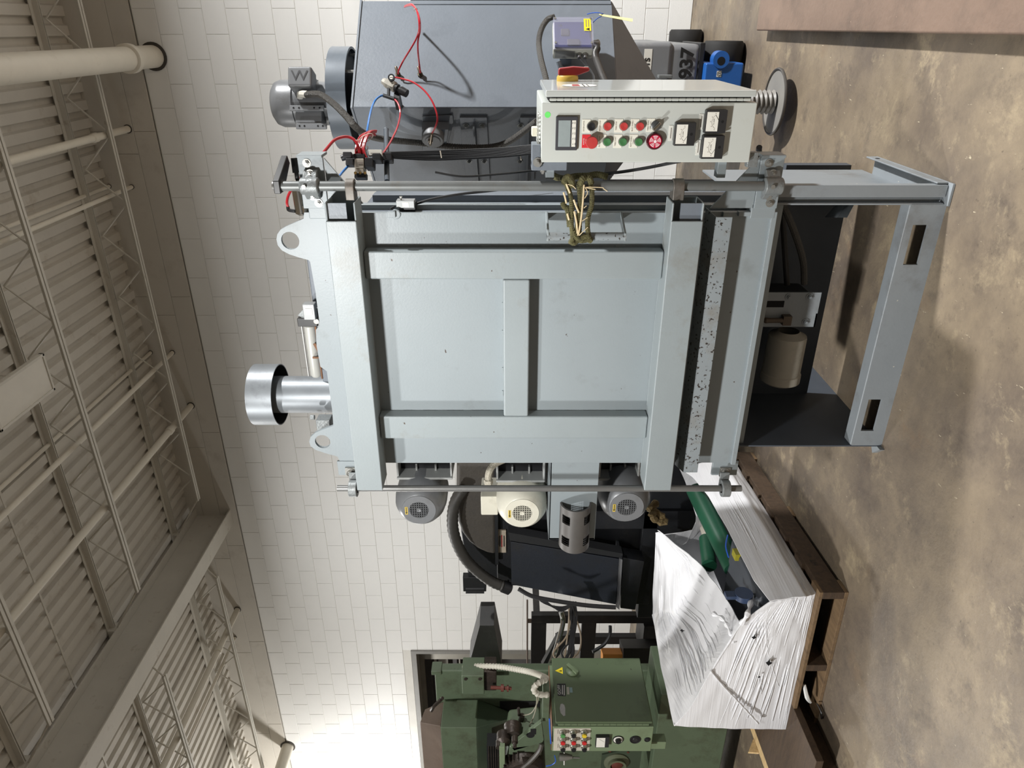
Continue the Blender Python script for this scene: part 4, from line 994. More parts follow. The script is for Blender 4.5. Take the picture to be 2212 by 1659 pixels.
tie = put('cable_tie', MB().ring(R_(898, 21, .25), (R_(904, 40, .25)-R_(893, 12, .23)), .009, .0012, 12, 5), mat('tie_white', (216, 206, 190), .5)); tag(tie, 'white cable tie around the twin red hoses near their top', 'cable tie')
fit_m = mat('fitting_brass', (96, 86, 72), .35, .6)
for (x, y, nm) in ((860, 163, 'upper'), (908, 163, 'lower')):
    q = R_(x, y, 0); o = put('hose_fitting', MB().lathe(q, nR, [(0,.014),(.012,.014),(.012,.009),(.03,.009)], 8).lathe(q+nR*.028, (UP*.3+Rt*.9), [(-.01,.008),(.02,.008),(.026,.0055)], 10), fit_m)
    tag(o, 'small brass hose fitting on the dust collector face, %s of the two' % nm, 'fitting')
# regulator
rg_ = thing('air_regulator', 'small air pressure regulator with a round gauge and black knob above the valves', 'regulator', R_(848, 190, .10))
rgm = mat('regulator_grey', (168, 164, 154), .35, .2, var=.06)
ax_ = (R_(872, 200, .10)-R_(830, 178, .10)).normalized(); ctr = R_(848, 186, .10)
put('regulator_body', MB().lathe(ctr-ax_*.060, ax_, [(0,.014),(.006,.017),(.022,.018),(.022,.024),(.034,.024),(.034,.026),(.075,.026),(.08,.02)], 8), rgm, rg_)
put('regulator_knob', MB().lathe(ctr+ax_*.020, ax_, [(0,.022),(.012,.022),(.012,.015),(.03,.015),(.03,.021),(.066,.019)], 14), black, rg_)
gq = R_(846, 169, .13)
gd_ = put('gauge', MB().lathe(gq, -Fw, [(0,.017),(.012,.017),(.012,.0145),(.011,0)], 20, cap=False), black, rg_)
put('gauge_dial', MB().lathe(gq-Fw*.0115, -Fw, [(0,.0145),(.0004,0)], 20, cap=False), white_lab, gd_)
put('gauge_needle', MB().obox(gq-Fw*.0126, UP*.008, Fw*.0003, Rt*.0008), ink, gd_)
put('tee_fitting', MB().cyl(R_(840, 190, .10), R_(839, 211, .10), .008, n=10).cyl(R_(828, 206, .10), R_(852, 214, .10), .009, n=10), black, rg_)
put('regulator_bracket', MB().hexa([R_(852, 196, .09), R_(864, 199, .09), R_(862, 213, .09), R_(850, 210, .09)], [p-nR*.09 for p in (R_(852, 196, .09), R_(864, 199, .09), R_(862, 213, .09), R_(850, 210, .09))]), black, rg_)
hose('red hose looping from the gauge down to the round vibrator puck', [R_(853, 167, .12), R_(872, 171, .13), R_(893, 178, .15), R_(915, 194, .17), R_(932, 216, .18), R_(942, 240, .17), R_(945, 258, .15), R_(941, 274, .10), PN(934, 287, C0+nL*.14, nL)], .0042, red_h)
puck_f = PN(930, 300, C0+nL*.11, nL)
o = put('hose_fitting', MB().lathe(puck_f, nL, [(0,.012),(.02,.012)], 8).tube([puck_f+nL*.018, puck_f+nL*.034, PN(933, 289, C0+nL*.14, nL)], .0075, 8, 4), fit_m); tag(o, 'black elbow fitting in the middle of the round vibrator puck', 'fitting')
# valve bank on an arm
vY = 2.95
def V(x, y, d=2.95): return PD(x, y, d)
vb_ = thing('valve_bank', 'black solenoid valve bank with a silver face at the top of the hinge pipe', 'valve', V(800, 365))
vs_ = mat('valve_silver', (186, 178, 164), .35, .45, var=.06)
put('valve_body', facing(V(779, 357), .019, .019, .03), vs_, vb_, bev=.003)
put('valve_foot', facing(V(779, 372), .010, .018, .028), vs_, vb_, bev=.003)
put('valve_plate_print', facing(V(779, 352, 2.918), .004, .012, .0005), txt_m, vb_)
for x in (768, 778, 789): put('port_screw', MB().lathe(V(x, 374, 2.92), -Fw, [(0,.006),(.004,.006),(.004,.003),(.001,0)], 10, cap=False), mat('brass', (150, 120, 70), .35, .7), vb_)
put('port_block', facing(V(778, 341), .010, .024, .025), black, vb_, bev=.003)
put('solenoid', facing(V(800, 355), .020, .017, .03), black, vb_, bev=.004)
put('solenoid', facing(V(816, 343), .014, .018, .03), black, vb_, bev=.004)
put('connector_hood', facing(V(757, 352), .014, .016, .02), mat('hood_grey', (44, 44, 46), .45), vb_, bev=.003)
put('connector_hood', facing(V(752, 337), .012, .018, .02), mat('hood_grey', (44, 44, 46), .45), vb_, bev=.003)
put('connector_hood', MB().lathe(V(748, 338), UP*.5-Rt*.2, [(0,.014),(.022,.012)], 12), black, vb_)
put('manifold_block', facing(V(828, 342, 3.0), .016, .04, .03), black, vb_, bev=.004)
put('mount_base', facing(V(780, 381), .012, .024, .02), black, vb_, bev=.003)
lb = V(816, 331, 2.93)
put('valve_label', facing(V(811, 331, 2.95), .012, .028, .010), white_lab, vb_, bev=.001)
put('label_print', facing(V(811, 331, 2.938), .0015, .020, .0003), txt_m, vb_)
put('support_arm', MB().cyl(V(834, 280, 3.25), V(836, 392, 2.92), .011, n=12).sphere(V(834, 280, 3.25), .012, 10), mat('arm_slate', (70, 78, 86), .45), vb_)
# red bundle
rb = thing('hose_bundle', 'thick tied bundle of red air hoses rising from the valve bank', 'hoses', V(790, 315))
random.seed(11)
for i in range(13):
    f = i/12; g = random.random()
    s = V(770+f*24, 346-f*2+g*3, 2.93+.03*g)
    e = V(803+f*10, 281+g*14, 3.02+.06*g)
    mid1 = V(768+f*18+g*2, 322-g*4, 2.93+.03*g); mid2 = V(776+f*18, 296+g*4-f*2, 2.95+.05*g); mid3 = V(790+f*12, 283+g*10, 2.98+.05*g)
    put('bundle_hose', MB().tube([s, mid1, mid2, mid3, e], .0044, 7, 6), red_h, rb)
for (x, y, h) in ((785, 299, .034), (776, 325, .03)):
    put('bundle_tie', MB().ring(V(x+5, y, 2.96), (Rt*.9+UP*.5), h, .0016, 18, 5), tie.data.materials[0], rb)
put('tie_tail', MB().cyl(V(780, 301, 2.92), V(768, 303, 2.90), .0012, n=5), tie.data.materials[0], rb)
hose('pair of red hoses arching left from the bundle to the hinge cylinder', [V(777, 330, 2.93), V(773, 315, 2.92), V(765, 302, 2.92), V(753, 296, 2.92), V(740, 296, 2.90), V(722, 303, 2.86), V(705, 322, 2.82), V(686, 345, 2.78), V(668, 368, 2.74), V(650, 384, 2.70), V(638, 392, 2.66)], .0058, red_h)
hose('short red hose from the lever down to the end of the stainless cylinder', [P(636, 400, 2.62), P(628, 412, 2.62), P(622, 425, 2.61), P(620, 438, 2.60), P(623, 450, 2.60)], .0048, red_h)
o = put('hose_fitting', MB().tube([P(622, 446, 2.60), P(623, 453, 2.60), P(630, 455, 2.59), P(638, 456, 2.585)], .0065, 8, 3), black); tag(o, 'black elbow fitting on the end of the stainless cylinder', 'fitting')
hose('blue air hose rising from the regulator tee to the red bundle', [R_(829, 206, .10), R_(821, 208, .11), R_(812, 215, .13), R_(805, 228, .16), V(800, 245, 3.2), V(796, 265, 3.1), V(793, 284, 3.05)], .0050, blue_h)
hose('blue air hose running down from the bundle behind the hinge gusset', [V(775, 336, 2.96), V(760, 351, 2.96), V(745, 366, 2.93), V(734, 379, 2.88), V(724, 392, 2.8)], .0048, blue_h)
hose('red hose from the regulator tee down to the valve bank', [R_(852, 214, .10), R_(859, 222, .11), R_(864, 236, .12), R_(864, 252, .14), V(858, 276, 3.2), V(846, 302, 3.1), V(834, 322, 3.02), V(826, 333, 2.97)], .0042, red_h)
# black cable bundle along the top of the body
cb_ = thing('cable_bundle', 'long flat bundle of black cables from the valve bank to the control cabinet', 'cables', V(980, 335, 3.0))
for i in range(9):
    f = i/8
    put('bundle_cable', MB().tube([V(830, 330+f*9, 3.0), V(880, 328+f*14+random.uniform(-1,1), 3.02), V(940, 326+f*18+random.uniform(-1.5,1.5), 3.03), V(1010, 325+f*17+random.uniform(-1,1), 3.03), V(1090, 320+f*18, 3.0), V(1165, 312+f*18, 2.95)], .0042, 6, 5), cbl, cb_)
for (x, n_) in ((951, 6), (1122, 8)):
    for i in range(n_): put('cable_tie', MB().box(-.001,.001,-.001,.001,-.001,.001) if False else facing(V(x+i*.5, 327+i*2.6, 2.985), .0022, .0022, .0015), tie.data.materials[0], cb_)
hose('black cable sagging from the upper body across the hinge pipe', [V(940, 372, 2.62), V(1000, 381, 2.63), V(1080, 376, 2.66), V(1160, 368, 2.72)], .0042, cbl, cat='cable')
hose('black cable curving from the limit switch along the door edge', [P(882, 446, 2.60), P(930, 431, 2.62), P(990, 420, 2.63), P(1060, 412, 2.64), P(1110, 406, 2.64)], .0050, cbl, cat='cable')
hose('black cable rising from the rope to the underside of the control cabinet', [P(1300, 376, 2.60), P(1345, 371, 2.58), P(1400, 362, 2.55), P(1450, 352, 2.52), P(1470, 348, 2.50)], .0055, cbl, cat='cable')
hose('black hose dropping from the control cabinet to the lower hinge bracket', [P(1640, 318, 2.62), P(1640, 330, 2.64), P(1648, 345, 2.66), P(1654, 362, 2.66)], .0105, cbl)
# limit switch at the door edge
ls = thing('limit_switch', 'small silver limit switch at the upper right edge of the door', 'switch', P(872, 440, 2.60))
a_, b_ = P(858, 447, 2.58), P(896, 431, 2.58)
put('switch_case', MB().box(a_.x, b_.x, 2.56, 2.60, b_.z, a_.z), mat('alu', (182,184,184)), ls, bev=.002)
put('switch_label', MB().box(a_.x+.004, b_.x-.006, 2.5592, 2.56, (a_.z+b_.z)/2-.012, (a_.z+b_.z)/2+.010), white_lab, ls)
put('switch_back', MB().box(a_.x-.014, b_.x-.01, 2.566, 2.61, b_.z-.002, a_.z-.008), black, ls, bev=.002)
q = P(866, 427, 2.575); put('switch_stud', MB().cyl(q, q+Vector((-.03,0,0)), .003, n=8).lathe(q, (1,0,0), [(0,.006),(.004,.006)], 6), zinc, ls)
put('switch_lever', MB().cyl(P(853, 446, 2.575), P(843, 452, 2.56), .004, n=8), black, ls)
# rope tied from the door handle to the hinge pipe
rope_m = mat('rope_olive', (106, 102, 66), .85, var=.3, scale=120, bump=.8, bscale=300, dirt=(66, 62, 44), dirt_amt=.4, dirt_scale=60)
straw = mat('straw_strand', (226, 206, 166), .7, var=.08)
rp = thing('rope', 'frayed olive green rope tied from the door handle to the hinge pipe', 'rope', P(1245, 450, 2.44))
def rope(pts, r=.0085):
    pts = [Vector(p) for p in pts]; return MB().tube(pts, r, 8, 14, rad=lambda t, i: 1+.10*math.sin(i*2.2))
def Q(x, y): f = (y-395)/(505-395); return P(x, y, 2.455-.05*f)
put('rope_strand', rope([Q(1221, 392), Q(1229, 412), Q(1234, 432), Q(1235, 455), Q(1234, 480), Q(1236, 500), Q(1237, 516), Q(1236, 524)]), rope_m, rp)
put('rope_strand', rope([Q(1275, 390), Q(1278, 408), Q(1279, 430), Q(1277, 448), Q(1271, 466), Q(1269, 484), Q(1270, 500), Q(1273, 516)]), rope_m, rp)
put('rope_strand', rope([Q(1249, 392), Q(1251, 412), Q(1252, 440), Q(1249, 468), Q(1246, 490), Q(1245, 508)], .0075), rope_m, rp)
put('rope_strand', rope([Q(1256, 390), Q(1257, 420), Q(1255, 450), Q(1253, 480), Q(1252, 505)], .007), rope_m, rp)
put('rope_strand', rope([P(1216, 437, 2.47), P(1219, 446, 2.465), P(1226, 452, 2.46), P(1229, 470, 2.45), P(1231, 490, 2.44)], .010), rope_m, rp)
put('rope_knot', rope([P(1219, 395, 2.46), P(1222, 386, 2.45), P(1228, 383, 2.44), P(1234, 390, 2.44), P(1236, 402, 2.45)], .0115), rope_m, rp)
put('rope_knot', rope([P(1254, 400, 2.45), P(1257, 388, 2.44), P(1265, 384, 2.45), P(1273, 386, 2.45), P(1277, 396, 2.46)], .0105), rope_m, rp)
put('rope_knot', rope([P(1190, 376, 2.60), P(1205, 384, 2.58), P(1222, 386, 2.52), P(1245, 381, 2.54), P(1270, 380, 2.55), P(1290, 377, 2.56), P(1312, 382, 2.56)], .0115), rope_m, rp)
put('rope_wrap', rope([P(1232, 520, 2.40), P(1240, 524, 2.405), P(1248, 518, 2.405), P(1256, 519, 2.405), P(1264, 518, 2.405), P(1272, 517, 2.405), P(1276, 519, 2.41)], .011), rope_m, rp)
put('rope_wrap', rope([P(1238, 500, 2.402), P(1244, 512, 2.40), P(1252, 516, 2.40), P(1262, 512, 2.40), P(1272, 508, 2.402)], .010), rope_m, rp)
for pts in ([(1223, 396), (1226, 404), (1231, 416)], [(1239, 430), (1244, 444), (1250, 458)], [(1240, 455), (1245, 480), (1247, 503)], [(1261, 398), (1259, 430), (1255, 470), (1250, 500), (1247, 507)], [(1217, 414), (1221, 428), (1223, 438)], [(1225, 460), (1229, 474)]):
    put('straw_strand', MB().tube([Q(x, y)+Vector((0,-.010,0)) for x, y in pts], .0032, 6, 5), straw, rp)
for pts in ([(1265, 402), (1280, 402), (1300, 403), (1302, 405)], [(1265, 403), (1285, 407)], [(1302, 405), (1311, 411)], [(1226, 396), (1236, 399), (1243, 406)], [(1263, 402), (1268, 414), (1262, 426)], [(1256, 475), (1268, 467)], [(1250, 506), (1258, 498), (1269, 488)], [(1260, 447), (1266, 442)]):
    put('straw_strand', MB().tube([Q(x, y)+Vector((0,-.018,0)) for x, y in pts], .0014, 5, 5), straw, rp)
put('rope_fray', MB().tube([P(1178, 405, 2.52), P(1186, 403, 2.52), P(1200, 404, 2.53)], .004, 6, 4).tube([P(1190, 380, 2.58), P(1186, 370, 2.6), P(1192, 366, 2.6)], .003, 6, 4), mat('rope_pale', (170, 158, 104), .8, var=.2, scale=60), rp)
# ================================================================== BOOM LIFT far right behind
vg = mat('lift_grey', (120, 122, 124), .45, var=.05, scale=3, dirt=(150, 150, 146), dirt_amt=.1); vbl = mat('lift_blue', (34, 92, 166), .4, var=.06)
VY = 5.1
bl_ = thing('lift_truck', 'grey and blue wheeled lift numbered 5937 standing behind the dust collector', 'lift', (XY(140, VY), VY+.5, 0))
vx0, vx1 = XY(330, VY), XY(95, VY)
vz0, vz1 = ZY(1514, 130, VY), ZY(1240, 130, VY)
put('lift_body', MB().box(vx0, vx1, VY, VY+1.0, vz0, vz1), vg, bl_, bev=.04, seg=3)
put('body_step', MB().box(vx0, vx1+.012, VY-.012, VY+.9, ZY(1452, 130, VY), vz1-.05), vg, bl_, bev=.03, seg=3)
def VP_(x, y, o_=.0): return P(x, y, VY-o_)
text('body_number', '5937', (VP_(1482, 148, .0).x, VY-.0135, VP_(1482, 148, .0).z), FX, UP, .082, ink, bl_, wscale=1.05, off=.004)
lbq = (VP_(1398, 146, .013))
put('name_plate', MB().box(lbq.x-.16, lbq.x+.11, VY-.0140, VY-.0125, lbq.z-.026, lbq.z+.026), mat('label_white', (228,226,216)), bl_, bev=.0006)
text('name_text', 'MENTS', (lbq.x-.02, VY-.0146, lbq.z), FX, UP, .032, ink, bl_, wscale=1.1, off=.0015)
put('chassis', MB().box(vx0, XY(135, VY), VY-.06, VY+.7, .07, vz0-.02).box(vx0, XY(118, VY), VY+.1, VY+.9, vz0-.03, vz0+.02), vbl, bl_, bev=.012)
put('chassis_knee', MB().lathe((XY(128, VY), VY-.03, ZY(1552, 130, VY)), FN, [(-.06,.052),(.04,.052)], 24), vbl, bl_)
put('knee_slot', MB().lathe((XY(131, VY), VY-.03, ZY(1552, 130, VY)), FN, [(.0405,.026),(.0408,0)], 20, cap=False), pit, bl_)
put('rating_label', MB().box(XY(165, VY), XY(152, VY), VY-.0615, VY-.060, ZY(1553, 158, VY), ZY(1543, 158, VY)), white_lab, bl_)
text('rating_mark', '@', (XY(158.5, VY), VY-.0618, ZY(1548, 158, VY)), FX, UP, .024, ink, bl_)
def wheel(x, y, r, w, Y):
    c = PD(x, y, Y); o = put('wheel', MB().lathe(Vector((c.x-w/2, c.y, r)), FX, [(0,r*.55),(.0,r*.9),(.02,r),(w-.02,r),(w,r*.9),(w,r*.55),(w-.03,r*.5),(w-.03,0)], 36, cap=False), rubber, bl_)
    put('wheel_hub', MB().lathe(Vector((c.x-w/2+.02, c.y, r)), FX, [(0,r*.54),(w-.05,r*.54)], 24), pit, o); return o
wheel(1580, 118, .135, .17, 4.86)
wheel(1540, 84, .135, .14, 5.9)
put('fender', MB().box(XY(180, VY), XY(92, VY), VY+.0, VY+.55, vz0-.02, vz0+.015), mat('fender_dark', (30, 31, 33), .5), bl_, bev=.006)
put('tow_eye', MB().obox(VP_(1436, 165, .05), UP*.045, FX*.010, FN*.03), cast, bl_, bev=.004)
# ================================================================== RUSTY STEEL PLATE at the right edge
sp = thing('steel_plate', 'thick rusty brown steel plate lying raised on blocks at the right edge', 'plate', (.8, 3, 0))
rp_m = mat('rusted_plate', (124, 104, 90), .5, .1, var=.14, scale=2.2, bump=.2, bscale=40, dirt=(94, 80, 70), dirt_amt=.35, dirt_scale=2.6, chips=(206, 178, 160), chip_amt=.03, chip_scale=46)
pz = .078
e0 = PZ(1633, 66, pz); e1 = PZ(2212, 97, pz)
put('plate_slab', MB().box(e0.x, 1.6, .9, e0.y, pz-.022, pz), rp_m, sp, bev=.009, seg=3)
for yy in (1.3, 2.6, 4.2): put('plate_block', MB().box(.06, 1.5, yy, yy+.1, 0, pz-.022), mat('block_dark', (60, 52, 46), .8), sp)
# ================================================================== DARK MACHINE behind the motors
nav = mat('grimy_navy', (18, 20, 24), .5, var=.3, scale=5, bump=.15, bscale=40, dirt=(42, 39, 35), dirt_amt=.25, dirt_scale=3.5)  # grimy navy, darkened further to stand in for the shade on the machine
nav2 = mat('navy_plate', (28, 32, 40), .42, var=.15, scale=4, bump=.1, dirt=(34, 32, 30), dirt_amt=.35, dirt_scale=3)
dusty = mat('dusty_drum', (70, 65, 58), .6, var=.25, scale=6, bump=.2, dirt=(48, 46, 44), dirt_amt=.4, dirt_scale=6)
dm = thing('dark_machine', 'grimy black machine with a dusty drum and sloping plate left of the cream motor', 'machine', (XY(1180, 3.9), 3.9, 0))
DY = 4.20
dcn = P(1110, 1076, DY)
put('drum', MB().prism([P(x, y, DY-.06) for x, y in ((1072, 1000), (986, 1000), (985, 1100), (989, 1128), (998, 1152), (1013, 1172), (1032, 1187), (1052, 1196), (1072, 1200))], (0,.75,0)), dusty, dm, bev=.03, seg=3)
put('drum_shoulder', MB().prism([P(x, y, DY+.02) for x, y in ((1080, 1080), (992, 1080), (996, 1150), (1004, 1200), (1012, 1247), (1080, 1266))], (0,.5,0)), nav, dm, bev=.01)
put('drum_band', MB().box(XY(1205, DY), XY(1000, DY), DY-.075, DY-.055, ZY(1076, 1100, DY), ZY(1069, 1100, DY)), nav, dm)
a_, b_ = XY(1290, DY), XY(1000, DY)
put('machine_body', MB().box(XY(1262, DY), b_, DY-.02, DY+.6, .12, ZY(1072, 1100, DY)), nav, dm, bev=.01)
put('machine_base', MB().box(XY(1325, DY), b_+.1, DY-.05, DY+.6, 0, ZY(1392, 1150, DY)), nav, dm, bev=.008)
# sloping chute plate
Yc_ = 4.04
q = [P(1103, 1170, Yc_), P(1338, 1208, Yc_-.10), P(1330, 1306, Yc_-.10), P(1105, 1263, Yc_)]
put('chute_plate', MB().prism(q, (0,.03,0)), nav2, dm, bev=.003)
put('chute_side', MB().prism([P(1338, 1206, Yc_-.11), P(1345, 1209, Yc_-.14), P(1338, 1318, Yc_-.14), P(1331, 1312, Yc_-.11)], (0,.2,0)), nav, dm, bev=.003)
put('chute_foot', MB().prism([P(1345, 1205, Yc_-.05), P(1392, 1213, Yc_-.05), P(1372, 1318, Yc_-.05), P(1340, 1314, Yc_-.05)], (0,.12,0)), nav, dm, bev=.004)
put('corner_post', MB().box(XY(1322, Yc_), XY(1120, Yc_), Yc_+.08, DY, ZY(1420, 1200, Yc_), ZY(1388, 1200, Yc_)), nav, dm, bev=.004)
put('plate_rail', MB().prism([P(1098, 1150, Yc_), P(1345, 1196, Yc_-.1), P(1345, 1206, Yc_-.1), P(1102, 1168, Yc_)], (0,.08,0)), mat('rail_black', (22, 23, 25), .5, var=.2), dm)
put('machine_upright', MB().box(XY(1128, DY), XY(1090, DY), DY-.08, DY, .2, ZY(1195, 1110, DY)), nav, dm, bev=.004)
pq = P(1083, 1168, DY-.03)
plq = put('data_plate', MB().box(XY(1193, DY-.03), XY(1145, DY-.03), DY-.034, DY-.018, ZY(1093, 1168, DY-.03), ZY(1072, 1168, DY-.03)), mat('plate_cream', (176, 164, 146), .5, var=.12, scale=30), dm)
for x, w_, col in ((1076, .04, ink), (1080, .05, ink), (1084, .055, mat('plate_red', (150, 44, 46), .5)), (1089, .05, ink)):
    z = ZY(x, 1168, DY-.03); put('plate_print', MB().box(pq.x-w_, pq.x+w_, DY-.0352, DY-.034, z-.004, z+.004), col, plq)
put('lifting_clip', MB().box(XY(1278, DY), XY(1248, DY), DY, DY+.06, ZY(1050, 1260, DY), ZY(1000, 1260, DY)), mat('rail_black', (22, 23, 25)), dm, bev=.003)
put('lifting_clip', MB().cyl(P(1006, 1280, DY), P(1046, 1280, DY), .008, n=8).cyl(P(1006, 1272, DY), P(1046, 1272, DY), .008, n=8), mat('rail_black', (22, 23, 25)), dm)
q = P(1098, 1276, DY-.1); put('knob', MB().sphere(q, .018, 12, 1, 1, 1.2).cyl(q, q+Vector((.10,0,0)), .008, n=8), black, dm)
put('rag_clump', MB().tube([P(1420, 1085, 3.3), P(1405, 1100, 3.25), P(1425, 1112, 3.22), P(1436, 1128, 3.2), P(1415, 1122, 3.2), P(1408, 1108, 3.2)], .022, 7, 4, rad=lambda t, i: .7+.5*math.sin(i*1.9)**2), mat('oily_rag', (98, 82, 50), .9, var=.4, scale=40, bump=.8), dm)
o = put('suction_hose', ribbed([P(x, y, 4.06) for x, y in ((1000, 1056), (985, 1080), (978, 1110), (979, 1145), (990, 1180), (1008, 1210), (1034, 1236), (1062, 1256), (1086, 1266))], .040, .03, amp=.05, n=14), mat('suction_black', (54, 52, 48), .55, var=.15, scale=20))
tag(o, 'thick black ribbed hose wrapped over the dusty drum', 'hose')
put('hose_cuff', MB().lathe(P(1086, 1266, 4.06), (P(1100, 1270, 4.06)-P(1070, 1258, 4.06)), [(0,.046),(.06,.046),(.07,.03)], 18), black, dm)
# ================================================================== BLACK STAND with cables
blk = mat('stand_black', (34, 33, 33), .5, .2, var=.2, scale=6, dirt=(64, 60, 54), dirt_amt=.25)
SY = 5.0
bs = thing('machine_stand', 'black square tube stand with hanging cables between the dark machine and the green machine', 'stand', (XY(1380, SY), SY+.3, 0))
zt_ = ZY(1148, 1345, SY)
put('stand_leg', MB().box(XY(1347, SY), XY(1330, SY), SY, SY+.06, 0, zt_), blk, bs, bev=.004)
put('stand_leg', MB().box(XY(1392, SY+.6), XY(1376, SY+.6), SY+.6, SY+.66, 0, ZY(1200, 1384, SY+.6)), blk, bs, bev=.004)
put('top_rail', MB().box(XY(1450, SY), XY(1347, SY), SY, SY+.06, ZY(1179, 1400, SY), zt_), blk, bs, bev=.004)
put('middle_rail', MB().box(XY(1450, SY), XY(1347, SY), SY+.005, SY+.055, ZY(1285, 1400, SY), ZY(1254, 1400, SY)), blk, bs, bev=.004)
put('side_rail', MB().box(XY(1346, SY), XY(1331, SY), SY+.06, SY+.66, zt_-.08, zt_-.02), blk, bs, bev=.004)
put('low_shelf', MB().box(XY(1450, SY), XY(1330, SY), SY, SY+.66, .18, .24), blk, bs, bev=.004)
put('post_box', MB().box(XY(1420, SY), XY(1350, SY), SY-.02, SY+.3, ZY(1420, 1400, SY), ZY(1385, 1400, SY)), blk, bs, bev=.004)
o = put('chrome_tube', MB().tube([PD(1212, 1322, 5.2), PD(1216, 1345, 5.2), PD(1206, 1385, 5.15), PD(1198, 1410, 5.1), PD(1186, 1440, 5.1)], .018, 10, 6), mat('chrome_tube', (210, 210, 208), .12, 1.0)); tag(o, 'bright chrome bent tube behind the black stand', 'tube')
cbs = thing('cable_bundle', 'loose tangle of black and grey cables hanging behind the black stand', 'cables', PD(1230, 1380, 5.0))
random.seed(3)
for i in range(9):
    x0_ = 1220+random.random()*28
    put('hanging_cable', MB().tube([PD(x0_, 1300, 5.0), PD(x0_+random.uniform(-6,10), 1330, 5.0), PD(x0_+random.uniform(-10,14), 1375, 5.02), PD(x0_+random.uniform(-30,10), 1412, 5.0), PD(x0_+random.uniform(-40,6), 1440, 4.98)], random.choice((.006,.008,.010)), 6, 5), cbl if i % 3 else mat('cable_tan', (120, 106, 88), .6), cbs)
for i in range(4):
    put('loop_cable', MB().tube([PD(1160+i*4, 1292, 4.9), PD(1180+i*5, 1305+i*2, 4.9), PD(1215, 1311+i*3, 4.9), PD(1245, 1300, 4.9)], .005, 6, 5), cbl, cbs)
put('loop_cable', MB().tube([PD(1120, 1272, 4.5), PD(1150, 1288, 4.5), PD(1200, 1298, 4.5), PD(1270, 1308, 4.5), PD(1330, 1312, 4.5)], .014, 8, 6), cbl, cbs)
put('loop_cable', MB().tube([PD(1318, 1352, 4.9), PD(1317, 1372, 4.9), PD(1305, 1392, 4.88), PD(1280, 1408, 4.85)], .012, 8, 6), cbl, cbs)
o = put('black_box_beam', MB().prism([PD(1205, 1375, 5.4), PD(1242, 1370, 5.4), PD(1220, 1402, 5.4), PD(1186, 1440, 5.4), PD(1170, 1440, 5.4)], Fw*.1), blk); tag(o, 'black slanting beam among the cables behind the stand', 'beam')
zr = ZY(1139, 1345, SY)
put('tool_rod', MB().cyl(P(1139, 1296, SY), P(1139, 1450, SY), .008, n=8).box(XY(1346, SY), XY(1338, SY), SY, SY+.01, zt_, zr), mat('rod_brown', (92, 80, 72), .5, .3), bs)
o = put('cardboard_box', MB().obox(PD(1307, 1418, 6.6)+Vector((0,0,-.06)), Rt*.05, Fw*.08, UP*.09), mat('cardboard', (206, 138, 66), .8, var=.06)); tag(o, 'orange brown cardboard box seen through the black stand', 'box')
cbx = PD(1307, 1418, 6.6)+Vector((0,0,-.151))
o = put('black_crate', MB().obox(Vector((cbx.x, cbx.y, cbx.z/2)), Rt*.12, Fw*.12, UP*(cbx.z/2)), blk); tag(o, 'black crate under the orange brown cardboard box', 'crate')
# ================================================================== DOORWAY at the left: what is seen through it
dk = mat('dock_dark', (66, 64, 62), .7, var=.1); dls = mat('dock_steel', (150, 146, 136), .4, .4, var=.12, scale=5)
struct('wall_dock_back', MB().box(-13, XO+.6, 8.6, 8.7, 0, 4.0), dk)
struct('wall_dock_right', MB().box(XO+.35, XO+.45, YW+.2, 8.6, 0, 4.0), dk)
dd = thing('door_track', 'vertical pale steel door track standing in the dark doorway', 'track', (XY(1480, 7.35), 7.35, 0))
for i, (y, w_) in enumerate(((1415, .05), (1437, .03), (1455, .03))): pass
tracks = [(915, .06), (934, .02), (944, .03), (958, .09), (968, .03), (985, .05), (995, .015)]
for i, (x, w_) in enumerate(tracks):
    z = ZY(x, 1480, 7.6)
    put('track_rail', MB().box(XY(1700, 7.6), XO+.2, 7.6, 7.66, z-w_*.6, z+w_*.6), dls if i % 2 == 0 or i == 3 else dk, dd)
put('track_post', MB().box(XY(1412, 7.4), XY(1400, 7.4), 7.3, 7.4, 0, ZO-.1), dls, dd)
# ================================================================== GREEN MACHINE
grn = mat('green_paint', (90, 104, 82), .45, var=.08, scale=4, bump=.08, bscale=60, dirt=(62, 60, 44), dirt_amt=.3, dirt_scale=4, chips=(52, 44, 34), chip_amt=.10, chip_scale=24)
grl = mat('green_panel_lit', (120, 136, 106), .42, var=.05, scale=4, dirt=(98, 104, 80), dirt_amt=.15)  # lighter copy of the door green; the panel's stronger light is in the colour
grd = mat('green_door_shaded', (88, 102, 76), .42, var=.05, scale=4, dirt=(60, 68, 50), dirt_amt=.2, chips=(44, 40, 30), chip_amt=.06, chip_scale=30)  # same paint as the panel, darkened for the weaker light on the door
brw = mat('brown_hood', (100, 86, 75), .6, var=.12, scale=5, dirt=(82, 66, 54), dirt_amt=.3)
oily = mat('oily_steel', (62, 54, 48), .4, .4, var=.35, scale=16, bump=.3)
gm_ = thing('green_machine', 'big worn green machine with a chamfered hood at the left edge', 'machine', (-4.4, 3.7, 0))
GY = 3.55
gx1 = XY(1449, GY); gx0 = XY(1760, GY)
put('machine_frame', MB().box(gx0, gx1, GY, GY+.07, .16, ZY(938, 1445, GY)), grn, gm_, bev=.01)
put('frame_ledge', MB().box(gx1-.03, gx1+.008, GY-.012, GY+.075, ZY(938, 1445, GY)-.05, ZY(938, 1445, GY)+.02), grn, gm_, bev=.004)
put('machine_bed', MB().box(XY(1780, 3.15), XY(1500, 3.15), 3.15, GY, .16, ZY(1420, 1560, 3.15)), grn, gm_, bev=.008)
